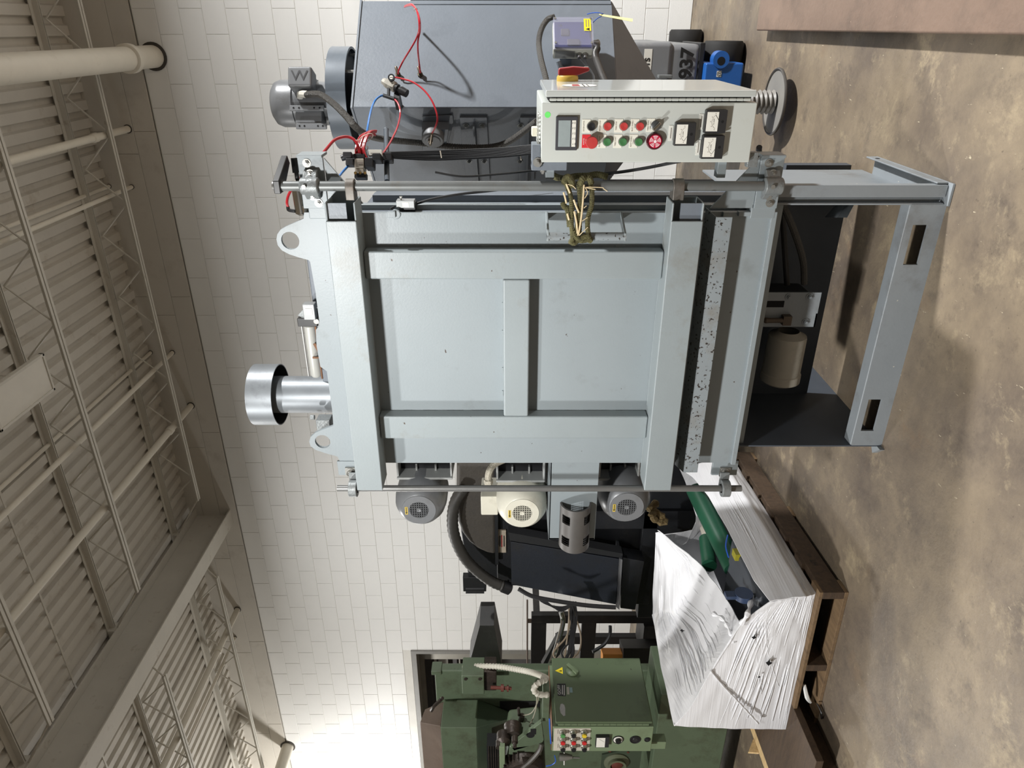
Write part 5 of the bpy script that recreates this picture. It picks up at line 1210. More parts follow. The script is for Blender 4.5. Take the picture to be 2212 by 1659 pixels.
put('bed_opening', MB().box(XY(1605, GY-.004), XY(1515, GY-.004), GY-.006, GY-.001, ZY(1165, 1560, GY), ZY(1080, 1560, GY)), pit, gm_)
# hood: octagonal front
hY0, hY1 = 3.30, GY
hz = [(955, 1659+60), (955, 1572), (1030, 1572)]
tl = ZY(953, 1590, hY0); tm = ZY(1030, 1590, hY0); tb_ = ZY(1092, 1600, hY0)
hxr, hxl, hxq = XY(1572, hY0), XY(1760, hY0), XY(1511, hY1)
h_ = MB()
h_.hexa([(hxl, hY0, tm), (hxr, hY0, tm), (hxq, hY1, tm), (hxl, hY1, tm)], [(hxl, hY0, tl), (hxr, hY0, tl), (hxq, hY1, tl), (hxl, hY1, tl)])
put('hood', h_, grn, gm_, bev=.004)
put('hood_lower', MB().hexa([(hxl, hY0+.12, tb_-.08), (hxr-.04, hY0+.12, tb_-.08), (hxq-.12, hY1, tb_-.02), (hxl, hY1, tb_-.02)], [(hxl, hY0, tm), (hxr, hY0, tm), (hxq, hY1, tm), (hxl, hY1, tm)]), mat('green_dark', (60, 72, 56), .5, var=.08, dirt=(58, 54, 42), dirt_amt=.3), gm_, bev=.004)
put('hood_roof', MB().hexa([(hxl, hY0+.02, tl+.002), (hxr-.01, hY0+.02, tl+.002), (hxq-.02, hY1, tl+.002), (hxl, hY1, tl+.002)], [(hxl, hY0+.12, tl+.16), (hxr-.1, hY0+.12, tl+.16), (hxq-.1, hY1, tl+.14), (hxl, hY1, tl+.14)]), brw, gm_, bev=.004)
put('hood_clip', MB().tube([P(932, 1535, 3.2), P(938, 1525, 3.2), P(952, 1512, 3.25), P(956, 1508, 3.25)], .012, 6, 4), oily, gm_)
# solenoid box and valve spindle
sbY = GY-.16
a_, b_ = P(998, 1500, sbY), P(1045, 1460, sbY)
sb = put('solenoid_box', MB().box(a_.x, b_.x, sbY, GY, ZY(1046, 1480, sbY), ZY(998, 1480, sbY)), grn, gm_, bev=.006)
for x in (1006, 1037): put('box_bolt', MB().lathe(P(x, 1466, sbY), FN, [(0,.012),(.006,.012)], 10), oily, sb)
put('box_knob', MB().cyl(P(1022, 1458, sbY+.08), P(1022, 1448, sbY+.08), .034, n=16), oily, sb)
put('box_side', MB().box(a_.x, b_.x+.005, sbY+.03, GY, ZY(1072, 1480, sbY), ZY(1046, 1480, sbY)), oily, sb, bev=.005)
vz = P(1070, 1487, sbY+.05)
put('spindle', MB().cyl(P(1060, 1485, sbY), P(1105, 1487, sbY), .012, n=10).lathe(P(1082, 1486, sbY), DOWN, [(0,.024),(.02,.024)], 8).lathe(P(1095, 1487, sbY), DOWN, [(0,.022),(.012,.022)], 8), mat('red_oxide', (104, 54, 44), .5, .2, var=.2), sb)
# white corrugated conduit from the frame to the electrical cabinet
cw = mat('conduit_white', (198, 194, 180), .5, var=.06)
o = put('white_conduit', ribbed([P(1000, 1441, 3.5), P(1030, 1439, 3.48), P(1075, 1440, 3.42), P(1115, 1446, 3.32), P(1150, 1453, 3.22), P(1172, 1461, 3.12), P(1181, 1466, 3.08)], .017, .016, amp=.15, n=12), cw); tag(o, 'white corrugated conduit running along the green machine top', 'conduit')
o = put('white_conduit', ribbed([P(1180, 1468, 3.08), P(1168, 1473, 3.05), P(1156, 1482, 3.03), P(1154, 1492, 3.03), P(1164, 1500, 3.03), P(1185, 1501, 3.04)], .017, .016, amp=.15, n=12), cw); tag(o, 'short white corrugated loop at the top of the green electrical cabinet', 'conduit')
for pts, nm in (([P(1165, 1500, 3.1), P(1160, 1520, 3.1), P(1148, 1540, 3.15), P(1128, 1546, 3.2)], 'sensor'), ([P(1160, 1502, 3.1), P(1158, 1530, 3.1), P(1150, 1555, 3.12), P(1143, 1568, 3.15)], 'bracket')):
    o = put('thin_wire', MB().tube(pts, .004, 6, 6), mat('wire_grey', (140, 136, 118), .5)); tag(o, 'thin grey wire hanging from the cabinet to the green %s' % nm, 'wire')
q = P(1128, 1545, 3.2); put('prox_sensor', MB().cyl(q+Vector((0,0,.02)), P(1120, 1530, 3.2), .010, n=10).cyl(q, P(1124, 1562, 3.2), .018, n=12), oily, gm_)
# lower mechanism: plate bracket with a key slot, motor below
bY = 3.02
put('slot_bracket', MB().prism([P(1103, 1612, bY), P(1170, 1560, bY), P(1175, 1598, bY), P(1172, 1604, bY), P(1110, 1622, bY)], (0,.03,0)), grn, gm_, bev=.003)
put('key_slot', MB().lathe(P(1146, 1588, bY-.001), FN, [(0,0),(.0006,.026)], 20, cap=False).box(P(1152, 1586, bY).x, P(1150, 1574, bY).x, bY-.0016, bY-.001, P(1158, 1580, bY).z, P(1146, 1580, bY).z), pit, gm_)
put('bearing_case', MB().hexa([P(1093, 1640, bY), P(1170, 1640, bY), P(1170, 1604, bY), P(1098, 1612, bY)], [p+Vector((0,.28,0)) for p in (P(1093, 1640, bY), P(1170, 1640, bY), P(1170, 1604, bY), P(1098, 1612, bY))]), grn, gm_, bev=.02)
put('left_rib', MB().box(XY(1700, bY), XY(1605, bY), bY-.03, bY+.02, ZY(1091, 1630, bY), ZY(1079, 1630, bY)), grl, gm_, bev=.003)
mcz_ = P(1135, 1668, bY-.05)
put('drive_motor', MB().lathe((mcz_.x, bY+.2, mcz_.z), FN, [(0,.13),(.24,.13),(.27,.11),(.275,0)], 32, cap=False), oily, gm_)
fn_ = MB()
for i in range(12):
    t = math.radians(20+i*13); e = Vector((math.cos(t), 0, math.sin(t))); fn_.obox(Vector((mcz_.x, bY+.05, mcz_.z))+e*.137, e*.010, FN*.10, e.cross(FN)*.003)
put('motor_fins', fn_, oily, gm_, kind='stuff')
put('gear_cluster', MB().lathe(P(1088, 1585, 3.1), FN, [(0,.045),(.06,.045),(.08,.02)], 18).lathe(P(1108, 1568, 3.15), FN, [(0,.06),(.08,.05)], 18).lathe(P(1078, 1600, 3.05), FN, [(0,.02),(.05,.02)], 12).lathe(P(1112, 1592, 3.0), FN, [(0,.02),(.04,.02),(.04,.012),(.07,.012)], 12), oily, gm_)
put('cooling_grid', MB().box(XY(1690, 3.2), XY(1612, 3.2), 3.2, 3.3, ZY(1080, 1640, 3.2), ZY(1052, 1640, 3.2)), mat('grid_black', (24, 24, 26), .5), gm_)
for i in range(5):
    z = ZY(1056+i*5, 1640, 3.19); put('grid_bar', MB().box(XY(1690, 3.19), XY(1614, 3.19), 3.19, 3.2, z-.003, z+.003), oily, gm_)
hose('dark hose hanging under the green bracket', [P(1170, 1608, 2.98), P(1165, 1622, 2.96), P(1150, 1640, 2.95), P(1132, 1656, 2.95), P(1120, 1668, 2.95)], .016, mat('hose_dark', (70, 66, 60), .5, var=.1))
put('cabinet_bracket', MB().box(XY(1571, 3.0)-.01, XY(1480, 3.1), 3.05, 3.16, ZY(1186, 1540, 3.05), ZY(1172, 1540, 3.05)), grn, gm_, bev=.003)
sh = P(1331, 1642, 3.14)
shf = put('shaft_flange', MB().lathe(sh, FN, [(0,.085),(.02,.085),(.03,.06),(.05,.06),(.05,.045),(.02,.045)], 28, cap=False), mat('flange_green', (92, 98, 76), .5, var=.15), gm_)
put('shaft_end', MB().lathe(sh, FN, [(0,.042),(.035,.042),(.04,.036),(.045,.0)], 24, cap=False), mat('red_oxide', (104, 54, 44)), shf)
for dx, dz in ((.11, .05), (-.11, .05), (.1, -.07), (-.1, -.07)): put('flange_bolt', MB().hexbolt(sh+Vector((dx, 0, dz)), FN, .012, .012), mat('red_oxide', (104,54,44)), shf)
put('flange_wedge', MB().prism([sh+Vector((-.16,-.001,-.16)), sh+Vector((.16,-.001,-.16)), sh+Vector((.07,-.001,.1)), sh+Vector((-.07,-.001,.1))], (0,-.012,0)), mat('green_dark', (60, 72, 56)), gm_)
q = P(1219, 1635, 2.98); put('pressure_tap', MB().lathe(q, UP, [(-.05,.012),(0,.024),(.03,.024),(.035,.01)], 12).cyl(q+Rt*-.05, q+Rt*.03, .005, n=8).cyl(q, P(1252, 1637, 2.98), .006, n=6), zinc, gm_)
o = put('tie_wire', MB().tube([P(1180, 1655, 2.97), P(1192, 1652, 2.95), P(1200, 1645, 2.95), P(1198, 1632, 2.95)], .003, 6, 6), mat('tie_blue', (40, 92, 196))); tag(o, 'blue wire tie beside the tap on the green machine', 'tie')
o = put('blue_wire', MB().tube([P(1187, 1552, 2.9), P(1188, 1575, 2.88), P(1190, 1606, 2.88)], .0045, 6, 5), mat('tie_blue', (40, 92, 196))); tag(o, 'blue wire on the top of the green electrical cabinet', 'wire')
# tapered grey arm
taY = 4.0
ta = thing('feed_chute', 'dark grey tapered sheet metal chute sticking out above the green machine', 'chute', P(1050, 1400, taY))
put('chute_shell', MB().prism([P(1036, 1351, taY), P(1067, 1351, taY), P(1084, 1437, taY), P(1013, 1437, taY)], (0,.25,0)), mat('chute_grey', (86, 86, 86), .5, .1, var=.12, scale=4, dirt=(122, 120, 116), dirt_amt=.15), ta, bev=.003)
put('chute_label', MB().box(XY(1434, taY), XY(1423, taY), taY-.0015, taY, ZY(1060, 1428, taY), ZY(1038, 1428, taY)), mat('label_olive', (140, 124, 70), .6, var=.1), ta)
# green electrical cabinet
EY = 2.89
ex0, ex1 = XY(1623, EY), XY(1570, EY)
ez1, ez0 = ZY(1193, 1597, EY), ZY(1409, 1597, EY)
EB = EY+.46
ge = thing('electrical_cabinet', 'green electrical cabinet with coloured buttons and a lever switch on the green machine', 'electrical cabinet', ((ex0+ex1)/2, (EY+EB)/2, ez0))
put('enclosure', MB().box(ex0, ex1, EY, EB, ez0, ez1), grl, ge, bev=.004)
put('rusty_top', MB().box(ex0+.004, ex1, EY+.004, EB, ez1, ez1+.004), mat('rusty_top', (128, 96, 72), .7, var=.15), ge)
dxx = ex1+.045
put('cabinet_door', MB().box(ex1+.028, dxx, EY-.002, EB+.02, ez0+.012, ez1-.016), grd, ge, bev=.005)
put('door_return', MB().box(ex1, ex1+.028, EY+.014, EB, ez0+.02, ez1-.02), mat('green_dark', (60, 72, 56)), ge)
hk0 = None; zl_ = (ez1-ez0-.06)/14
for i in range(14):
    z = ez0+.03+zl_*i
    if hk0 is None: hk0 = put('hinge_knuckle', MB().cyl((ex1+.013, EY+.006, z+.001), (ex1+.013, EY+.006, z+zl_-.001), .006, n=8), grl, ge)
    else: copy_of(hk0, ge, (0, 0, zl_*i))
# door: warning triangle, nameplate, torn sticker, lever switch.  (photo pixels on the plane X = dxx)
def EP(x, y, o_=0.0): return PX(x, y, dxx+o_)
EX = Vector((1,0,0))
wt = put('warning_triangle', MB().prism([EP(1199, 1449, .0005), EP(1215, 1441, .0005), EP(1216, 1456, .0005)], EX*.0006), mat('warn_yellow', (236,214,40)), ge)
put('warning_print', MB().prism([EP(1206, 1449.3, .0013), EP(1213.5, 1447.8, .0013), EP(1213.5, 1450.6, .0013)], EX*.0002), ink, wt)
put('name_plate', MB().prism([EP(1203, 1477, .0005), EP(1222, 1477, .0005), EP(1222, 1504, .0005), EP(1205, 1503, .0005)], EX*.001), black, ge)
def yz(a, b, o_=.0022): return EP(a, b, o_)
text('name_text', 'GOFF', EP(1208.3, 1490, .0018), Vector((0,1,0)), UP, .018, mat('plate_silver', (196, 196, 190), .4, .4), ge, wscale=1.15)
for x, y0, y1 in ((1214, 1480, 1500), (1218, 1480, 1502)):
    put('plate_line', MB().prism([EP(x, y0, .0018), EP(x+1.6, y0, .0018), EP(x+1.6, y1, .0018), EP(x, y1, .0018)], EX*.0002), mat('plate_silver', (196, 196, 190)), ge)
put('small_sticker', MB().prism([EP(1224, 1484, .0005), EP(1229, 1484, .0005), EP(1230, 1500, .0005), EP(1225, 1500, .0005)], EX*.0004), mat('sticker_grey', (160, 158, 146), .5), ge)
put('small_sticker', MB().prism([EP(1230, 1485, .0005), EP(1236, 1485, .0005), EP(1237, 1496, .0005), EP(1231, 1496, .0005)], EX*.0004), mat('sticker_blue', (122, 146, 148), .5), ge)
put('torn_sticker', MB().prism([EP(1211, 1521, .0005), EP(1215, 1520, .0005), EP(1219, 1523, .0005), EP(1221, 1530, .0005), EP(1221, 1546, .0005), EP(1217, 1547, .0005), EP(1211, 1540, .0005), EP(1209, 1530, .0005)], EX*.0005), mat('sticker_torn', (156, 156, 154), .5, var=.08, scale=50), ge)
lc = EP(1236, 1452)
lsw = put('lever_switch', MB().lathe(lc, EX, [(0,.040),(.012,.040),(.018,.034),(.022,.014),(.03,.012)], 24), mat('switch_green', (110, 126, 96), .4, var=.08), ge)
put('switch_lever', MB().obox(lc+EX*.032, Vector((0,.035,.030)), EX*.007, Vector((0,-.008,.009))), mat('switch_green', (110, 126, 96)), lsw, bev=.003)
# panel face with nine buttons, meter and dials
def EQ(x, y, o_=0.0): return P(x, y, EY-o_)
a_, b_ = EQ(1197, 1621), EQ(1274, 1573)
ppl = put('button_plate', MB().box(a_.x, b_.x, EY-.0016, EY, ZY(1274.5, 1597, EY), ZY(1196, 1597, EY)), mat('panel_plate', (196, 190, 176), .45, var=.05, scale=10), ge)
chr_ = mat('button_chrome', (178, 176, 168), .25, .8); b_yel = mat('button_yellow', (226, 196, 50), .35)
r_g = mat('btn_red', (200, 48, 48), .35); g_g = mat('btn_green', (84, 146, 84), .35)
cols = [[g_g, black, b_yel], [r_g, r_g, r_g], [black, black, black]]
for r in range(3):
    for cidx in range(3):
        x = 1215.5+cidx*23; y = (1580.5, 1596, 1611)[r]
        c = EQ(x, y, .0016)
        o = put('push_button', MB().lathe(c, FN, [(0,.021),(.010,.021),(.014,.017),(.026,.0165)], 20), chr_, ge)
        put('button_cap', MB().lathe(c, FN, [(.025,.014),(.034,.0135),(.035,0)], 18, cap=False), cols[r][cidx], o)
        put('button_print', MB().box(c.x-.018, c.x+.018, c.y-.0003, c.y, c.z+.026, c.z+.030), txt_m, ppl)
a_, b_ = EQ(1286, 1608), EQ(1315, 1586)
pm = put('panel_meter', MB().box(a_.x, b_.x, EY-.022, EY, ZY(1315, 1597, EY), ZY(1286, 1597, EY)), mk, ge, bev=.002)
put('meter_scale', MB().box(a_.x+.004, b_.x-.004, EY-.0226, EY-.022, ZY(1306, 1597, EY), ZY(1287.5, 1597, EY)), mw, pm)
put('meter_needle', MB().obox(EQ(1300, 1600, .0228), Vector((.014,0,.016)), FN*.0001, Vector((.0005,0,-.0005))), ink, pm)
for (x, y, r, nm) in ((1335, 1597, .033, 'dial'), (1372, 1597, .033, 'socket'), (1398, 1597, .018, 'socket')):
    c = EQ(x, y); o = put('timer_dial' if nm == 'dial' else 'panel_socket', MB().lathe(c, FN, [(0,r),(.005,r),(.006,r*.9),(.004,r*.86),(.004,0)], 24, cap=False), black, ge)
    if nm == 'dial':
        put('dial_face', MB().lathe(c, FN, [(.0044,r*.86),(.0045,0)], 24, cap=False), mw, o); put('dial_knob', MB().lathe(c, FN, [(.0046,.018),(.022,.016),(.022,0)], 8, cap=False), black, o)
    else: put('socket_core', MB().lathe(c, FN, [(.0042,r*.5),(.006,r*.45),(.006,0)], 16, cap=False), mk, o)
put('mount_foot', MB().box(XY(1615, 2.95), XY(1600, 2.95), 2.94, 3.0, ZY(1438, 1605, 2.95), ez0), grl, ge, bev=.003)
# ================================================================== PALLETS
wood_d = mat('wood_dark', (78, 61, 45), .75, var=.22, scale=9, bump=.3, bscale=60, stretch=(1, 6, 6), dirt=(58, 46, 36), dirt_amt=.35, dirt_scale=4)  # dark wood, darkened further for the machine's shadow along the pallet's right side
wood_l = mat('wood_pale', (214, 184, 134), .75, var=.14, scale=8, bump=.3, bscale=60, stretch=(1, 6, 6), dirt=(130, 100, 66), dirt_amt=.25, dirt_scale=5)
wood_m = mat('wood_mid', (118, 95, 68), .75, var=.18, scale=8, bump=.3, bscale=60, stretch=(6, 1, 6), dirt=(84, 66, 48), dirt_amt=.3, dirt_scale=5)
A0 = PZ(1834, 1280, 0); B0_ = PZ(1758, 1590, 0); C0_ = PZ(1622, 1005, 0)
pu = (B0_-A0); WPX = pu.length; pu.normalize(); pv = (C0_-A0); WPY = pv.length; pv = Vector((-pu.y, pu.x, 0)); pv = pv if pv.dot(C0_-A0) > 0 else -pv
pv = (pv*.6+(C0_-A0).normalized()*.4).normalized()
def PP(a, b, z): p = A0+pu*a+pv*b; return Vector((p.x, p.y, z))
def pbox(mb, a0, a1, b0, b1, z0, z1): return mb.hexa([PP(a0,b0,z0), PP(a0,b1,z0), PP(a1,b1,z0), PP(a1,b0,z0)], [PP(a0,b0,z1), PP(a0,b1,z1), PP(a1,b1,z1), PP(a1,b0,z1)])
pal = thing('pallet', 'dark wooden pallet under the white shrink wrapped load', 'pallet', PP(WPX/2, WPY/2, 0))
for i, a_ in enumerate((0.0, WPX/2-.02, WPX-.04)):
    put('stringer', pbox(MB(), a_, a_+.04, 0, WPY, .018, .118), wood_d if i < 2 else wood_m, pal, bev=.003)
for i in range(7):
    b_ = (WPY-.10)*i/6; put('deck_board', pbox(MB(), 0, WPX, b_, b_+.095, .118, .136), wood_m if i == 0 else wood_d, pal, bev=.002)
for i in range(3):
    b_ = (WPY-.10)*i/2; put('base_board', pbox(MB(), 0, WPX, b_, b_+.095, 0, .018), wood_m, pal, bev=.002)
hs_ = PP(-.001, .20, .072)
text('pallet_stamp', 'HT', hs_+pv*.03, pv, UP, .026, ink, pal, depth=.0008)
text('pallet_stamp', 'US-4127'[:2], hs_+pv*.09, pv, UP, .016, ink, pal, depth=.0008)
put('pallet_staple', MB().tube([PP(.70, -.01, .03), PP(.72, -.05, .02), PP(.76, -.05, .012), PP(.74, -.02, .010)], .004, 5, 4), mat('strap_dark', (46, 44, 42), .5), pal)
put('plastic_scrap', MB().tube([PP(.60, .02, .10), PP(.66, -.005, .085), PP(.70, .0, .06)], .012, 6, 5, rad=lambda t, i: 1-.6*abs(t-.5)), mat('film_white', (226, 226, 222), .25), pal)
p2 = thing('pallet', 'pale splintered wooden skid under the green machine', 'skid', PZ(1660, 1600, 0))
w0, w1 = PZ(1690, 1662, 0), PZ(1652, 1560, 0); w1 = Vector((w1.x+.35, w1.y-.0, 0)); dirw = Vector((0,1,0))
sq = [PZ(1694, 1662, 0), PZ(1652, 1552, 0)]
ex = (sq[1]-sq[0]).normalized(); nrm = Vector((-ex.y, ex.x, 0))
nrm = nrm if nrm.y > 0 else -nrm
s0, s1 = sq[0]-ex*.5, sq[1]+ex*.2
put('skid_beam', MB().hexa([s0, s1, s1+nrm*.10, s0+nrm*.10], [p+UP*.115 for p in (s0, s1, s1+nrm*.10, s0+nrm*.10)]), wood_l, p2, bev=.006)
s0 = s0+nrm*.12; s1 = s1+nrm*.12
put('skid_deck', MB().hexa([s0+UP*.10, s1+UP*.10, s1+nrm*.6+UP*.10, s0+nrm*.6+UP*.10], [p+UP*.137 for p in (s0, s1, s1+nrm*.6, s0+nrm*.6)]), wood_d, p2, bev=.003)
put('skid_beam', MB().hexa([s0+nrm*.4, s1+nrm*.4, s1+nrm*.5, s0+nrm*.5], [p+UP*.10 for p in (s0+nrm*.4, s1+nrm*.4, s1+nrm*.5, s0+nrm*.5)]), wood_d, p2, bev=.006)
put('splinter', MB().prism([sq[0]+ex*.1+UP*.116-nrm*.001, sq[0]+ex*.2+UP*.116-nrm*.001, sq[0]+ex*.12+UP*.17-nrm*.02], nrm*.012), wood_l, p2)
# ================================================================== WHITE SHRINK WRAPPED LOAD
def film_material():
    mt = bpy.data.materials.new('shrink_film'); mt.use_nodes = True; nt = mt.node_tree; N, L = nt.nodes, nt.links
    b = N['Principled BSDF']; b.inputs['Base Color'].default_value = (*lin((236, 236, 238)), 1); b.inputs['Roughness'].default_value = .22
    b.inputs['Coat Weight'].default_value = .3
    tc = N.new('ShaderNodeTexCoord'); mp = N.new('ShaderNodeMapping'); mp.inputs['Scale'].default_value = (1.2, 1.2, 60); L.new(tc.outputs['Object'], mp.inputs[0])
    n1 = N.new('ShaderNodeTexNoise'); n1.inputs['Scale'].default_value = 1.6; n1.inputs['Detail'].default_value = 4; n1.inputs['Distortion'].default_value = .3; L.new(mp.outputs[0], n1.inputs['Vector'])
    n2 = N.new('ShaderNodeTexNoise'); n2.inputs['Scale'].default_value = 26; n2.inputs['Detail'].default_value = 5; L.new(tc.outputs['Object'], n2.inputs['Vector'])
    ad = N.new('ShaderNodeMath'); ad.operation = 'MULTIPLY_ADD'; ad.inputs[1].default_value = .22; L.new(n2.outputs['Fac'], ad.inputs[0]); L.new(n1.outputs['Fac'], ad.inputs[2])
    bp = N.new('ShaderNodeBump'); bp.inputs['Strength'].default_value = .22; bp.inputs['Distance'].default_value = .012; L.new(ad.outputs[0], bp.inputs['Height']); L.new(bp.outputs[0], b.inputs['Normal'])
    return mt
film = film_material()
ld_ = thing('wrapped_load', 'torn white shrink wrapped load with green pipes inside on the dark pallet', 'wrapped load', PP(WPX/2, WPY/2, .136))
ez = .138
def Zof(x, p):                                # height that photo column x reaches above the floor point p
    d = -p.x*sn+p.y*cs; return EYE-(x-1106)*d/F
def grid(rows, th=.004, wr=.012, seed=1, nu=40):
    """sheet lofted through polylines (all resampled to nu), with folds, and a little thickness"""
    rnd = random.Random(seed); R_s = []
    for pts in rows:
        pts = [Vector(p) for p in pts]; L_ = [0]
        for i in range(len(pts)-1): L_.append(L_[-1]+(pts[i+1]-pts[i]).length)
        out = []
        for k in range(nu+1):
            t = L_[-1]*k/nu; i = 0
            while i < len(pts)-2 and L_[i+1] < t: i += 1
            f = (t-L_[i])/max(1e-6, L_[i+1]-L_[i]); out.append(pts[i].lerp(pts[i+1], min(1, f)))
        R_s.append(out)
    nv = 14; G = []
    for q in range(len(R_s)-1):
        for s in range(nv if q < len(R_s)-2 else nv+1):
            f = s/nv; G.append([R_s[q][k].lerp(R_s[q+1][k], f) for k in range(nu+1)])
    ph = [rnd.uniform(0, 6.28) for _ in range(8)]
    def nrm_(i, k):
        a = G[min(i+1, len(G)-1)][k]-G[max(i-1, 0)][k]; b = G[i][min(k+1, nu)]-G[i][max(k-1, 0)]
        n_ = a.cross(b); return n_.normalized() if n_.length > 1e-9 else Vector((0,0,1))
    ns = [[nrm_(i, k) for k in range(nu+1)] for i in range(len(G))]
    vs = []
    for i in range(len(G)):
        v = i/(len(G)-1)
        for k in range(nu+1):
            u = k/nu
            w_ = .12*math.sin(ph[0]+v*30+3*math.sin(u*3+ph[1]))+.09*math.sin(ph[2]+v*47+u*5)*math.sin(u*4+ph[6])+.55*math.sin(u*7+ph[3])*math.sin(v*5+ph[4])+.16*math.sin(ph[5]+(u*1.7+v)*18)*math.sin(u*3+ph[7])
            vs.append(G[i][k]+ns[i][k]*w_*wr*.6)
    n = len(vs); m_ = nu+1; vs += [p-ns[i//m_][i % m_]*th for i, p in enumerate(vs)]
    fs = []
    for i in range(len(G)-1):
        for k in range(nu):
            q = (i*m_+k, i*m_+k+1, (i+1)*m_+k+1, (i+1)*m_+k); fs += [q, tuple(reversed([j+n for j in q]))]
    for k in range(nu):
        for i in (0, len(G)-1): fs.append((i*m_+k, i*m_+k+1, i*m_+k+1+n, i*m_+k+n))
    for i in range(len(G)-1):
        for k in (0, nu): fs.append((i*m_+k, (i+1)*m_+k, (i+1)*m_+k+n, i*m_+k+n))
    PL.append((G, ns)); return MB().add(vs, fs)
PL = []
def pleats(name, par, specs, gi=-1):
    G, ns = PL[gi]; mb = MB(); nr, nc = len(G)-1, len(G[0])-1
    for (u0, v0, u1, v1, r) in specs:
        pts = []
        for k in range(17):
            f = k/16; u = (u0+(u1-u0)*f)*nc; v = (v0+(v1-v0)*f)*nr
            i, j = min(int(v), nr-1), min(int(u), nc-1); a, b = v-i, u-j
            pts.append((G[i][j].lerp(G[i][j+1], b)).lerp(G[i+1][j].lerp(G[i+1][j+1], b), a))
        mb.tube(pts, r*.6, 6, 0, rad=lambda t, i_: .35+1.1*math.sin(math.pi*min(1, max(0, t)))**.7)
    put(name, mb, film, par, smooth=60, kind='stuff')
E_ = .03
LA, LB = WPX*.985, WPY*.99
def side_pt(x, y):  return PN(x, y, PP(E_, 0, 0), pu)          # on the long right side
def front_pt(x, y): return PN(x, y, PP(0, E_, 0), pv)          # on the front side
near = PP(E_, E_, 0)
zn = Zof(1662, near)
# right side strip: bottom edge, mid edge, torn top edge
bot = [PP(E_, b, ez) for b in (E_, LB*.5, LB)]
mid_ = [side_pt(x, y)-pu*.028 for x, y in ((1738, 1299), (1668, 1180), (1606, 1080), (1560, 1002))]
top = [side_pt(x, y)+pu*.01 for x, y in ((1664, 1297), (1628, 1250), (1600, 1195), (1570, 1135), (1530, 1068), (1498, 1030), (1466, 1009))]
rs = put('film_side', grid([bot, mid_, top], wr=.014, seed=4), film, ld_, smooth=60); rs['label'] = 'white film stretched along the right side'
rp_ = random.Random(5)
pleats('film_pleats', ld_, [(rp_.uniform(0, .1), v, rp_.uniform(.7, 1), v*.9+rp_.uniform(-.04, .08), rp_.uniform(.002, .0055)) for v in [.05+.035*i for i in range(26)]])
# front: from the near corner to the far left corner
fbot = [PP(a, E_, ez) for a in (E_, LA*.5, LA)]
ftop = [front_pt(1662, 1299), front_pt(1645, 1312), front_pt(1622, 1330), front_pt(1600, 1348), front_pt(1572, 1392), front_pt(1530, 1460), front_pt(1490, 1530), front_pt(1456, 1568)]
put('film_front', grid([fbot, [p.lerp(q_, .5)+pv*-.008 for p, q_ in zip([fbot[0], fbot[0].lerp(fbot[1], .5), fbot[1], fbot[1].lerp(fbot[2], .5), fbot[2]], [ftop[0], ftop[2], ftop[4], ftop[5], ftop[7]])], ftop], wr=.016, seed=9, nu=48), film, ld_, smooth=60)
pleats('film_pleats', ld_, [(rp_.uniform(0, .06), .04+.042*i, rp_.uniform(.6, 1), max(.02, (.04+.042*i)*.75+rp_.uniform(-.05, .08)), rp_.uniform(.002, .006)) for i in range(22)]+[(rp_.uniform(.0, .1), rp_.uniform(.75, .98), rp_.uniform(.4, .8), rp_.uniform(.1, .5), rp_.uniform(.002, .005)) for i in range(9)])
# sheet pulled over the upper left: torn edge, outer rim
fl = front_pt(1456, 1568)
bl3 = PN(1410, 1330, PP(0, LB, 0), pv); bl4 = PN(1416, 1153, PP(0, LB, 0), pv)
rim2 = PD(1440, 1490, 4.0); rim3 = PD(1424, 1410, 4.4); rim5 = PN(1410, 1240, PP(0, LB, 0), pv)
def row(a, ridge, b): return [a, a.lerp(ridge, .35)+UP*-.02, a.lerp(ridge, .7)+UP*-.012, ridge, b]
rows_ = [list(ftop[3:]),
    row(PD(1576, 1302, 3.72), PD(1476, 1478, 3.86), rim2),
    row(PD(1548, 1262, 3.95), PD(1470, 1392, 4.15), rim3),
    row(PD(1515, 1222, 4.2), PD(1458, 1322, 4.5), bl3),
    row(PD(1486, 1198, 4.45), PD(1440, 1236, 4.75), rim5),
    row(bl4+Vector((.02, 0, -.01)), bl4+Vector((.01, 0, 0)), bl4)]
put('film_top', grid(rows_, wr=.020, seed=12, nu=44), film, ld_, smooth=60)
pleats('film_pleats', ld_, [(u, rp_.uniform(0, .1), u*.8+rp_.uniform(-.05, .1), rp_.uniform(.7, 1), rp_.uniform(.002, .006)) for u in [.05+.045*i for i in range(20)]])
# outer left and back sheets
lf_b = [PP(LA, E_, ez), PP(LA, LB, ez)]
put('film_left', grid([lf_b, [fl, bl3]], wr=.01, seed=15), film, ld_, smooth=60)
put('film_back', grid([[PP(LA, LB, ez), PP(E_, LB, ez)], [bl3, PN(1416, 1153, PP(0, LB, 0), pv), PN(1478, 1180, PP(0, LB, 0), pv), PN(1505, 1120, PP(0, LB, 0), pv), PN(1480, 1040, PP(0, LB, 0), pv), side_pt(1466, 1009)]], wr=.012, seed=18), film, ld_, smooth=60)
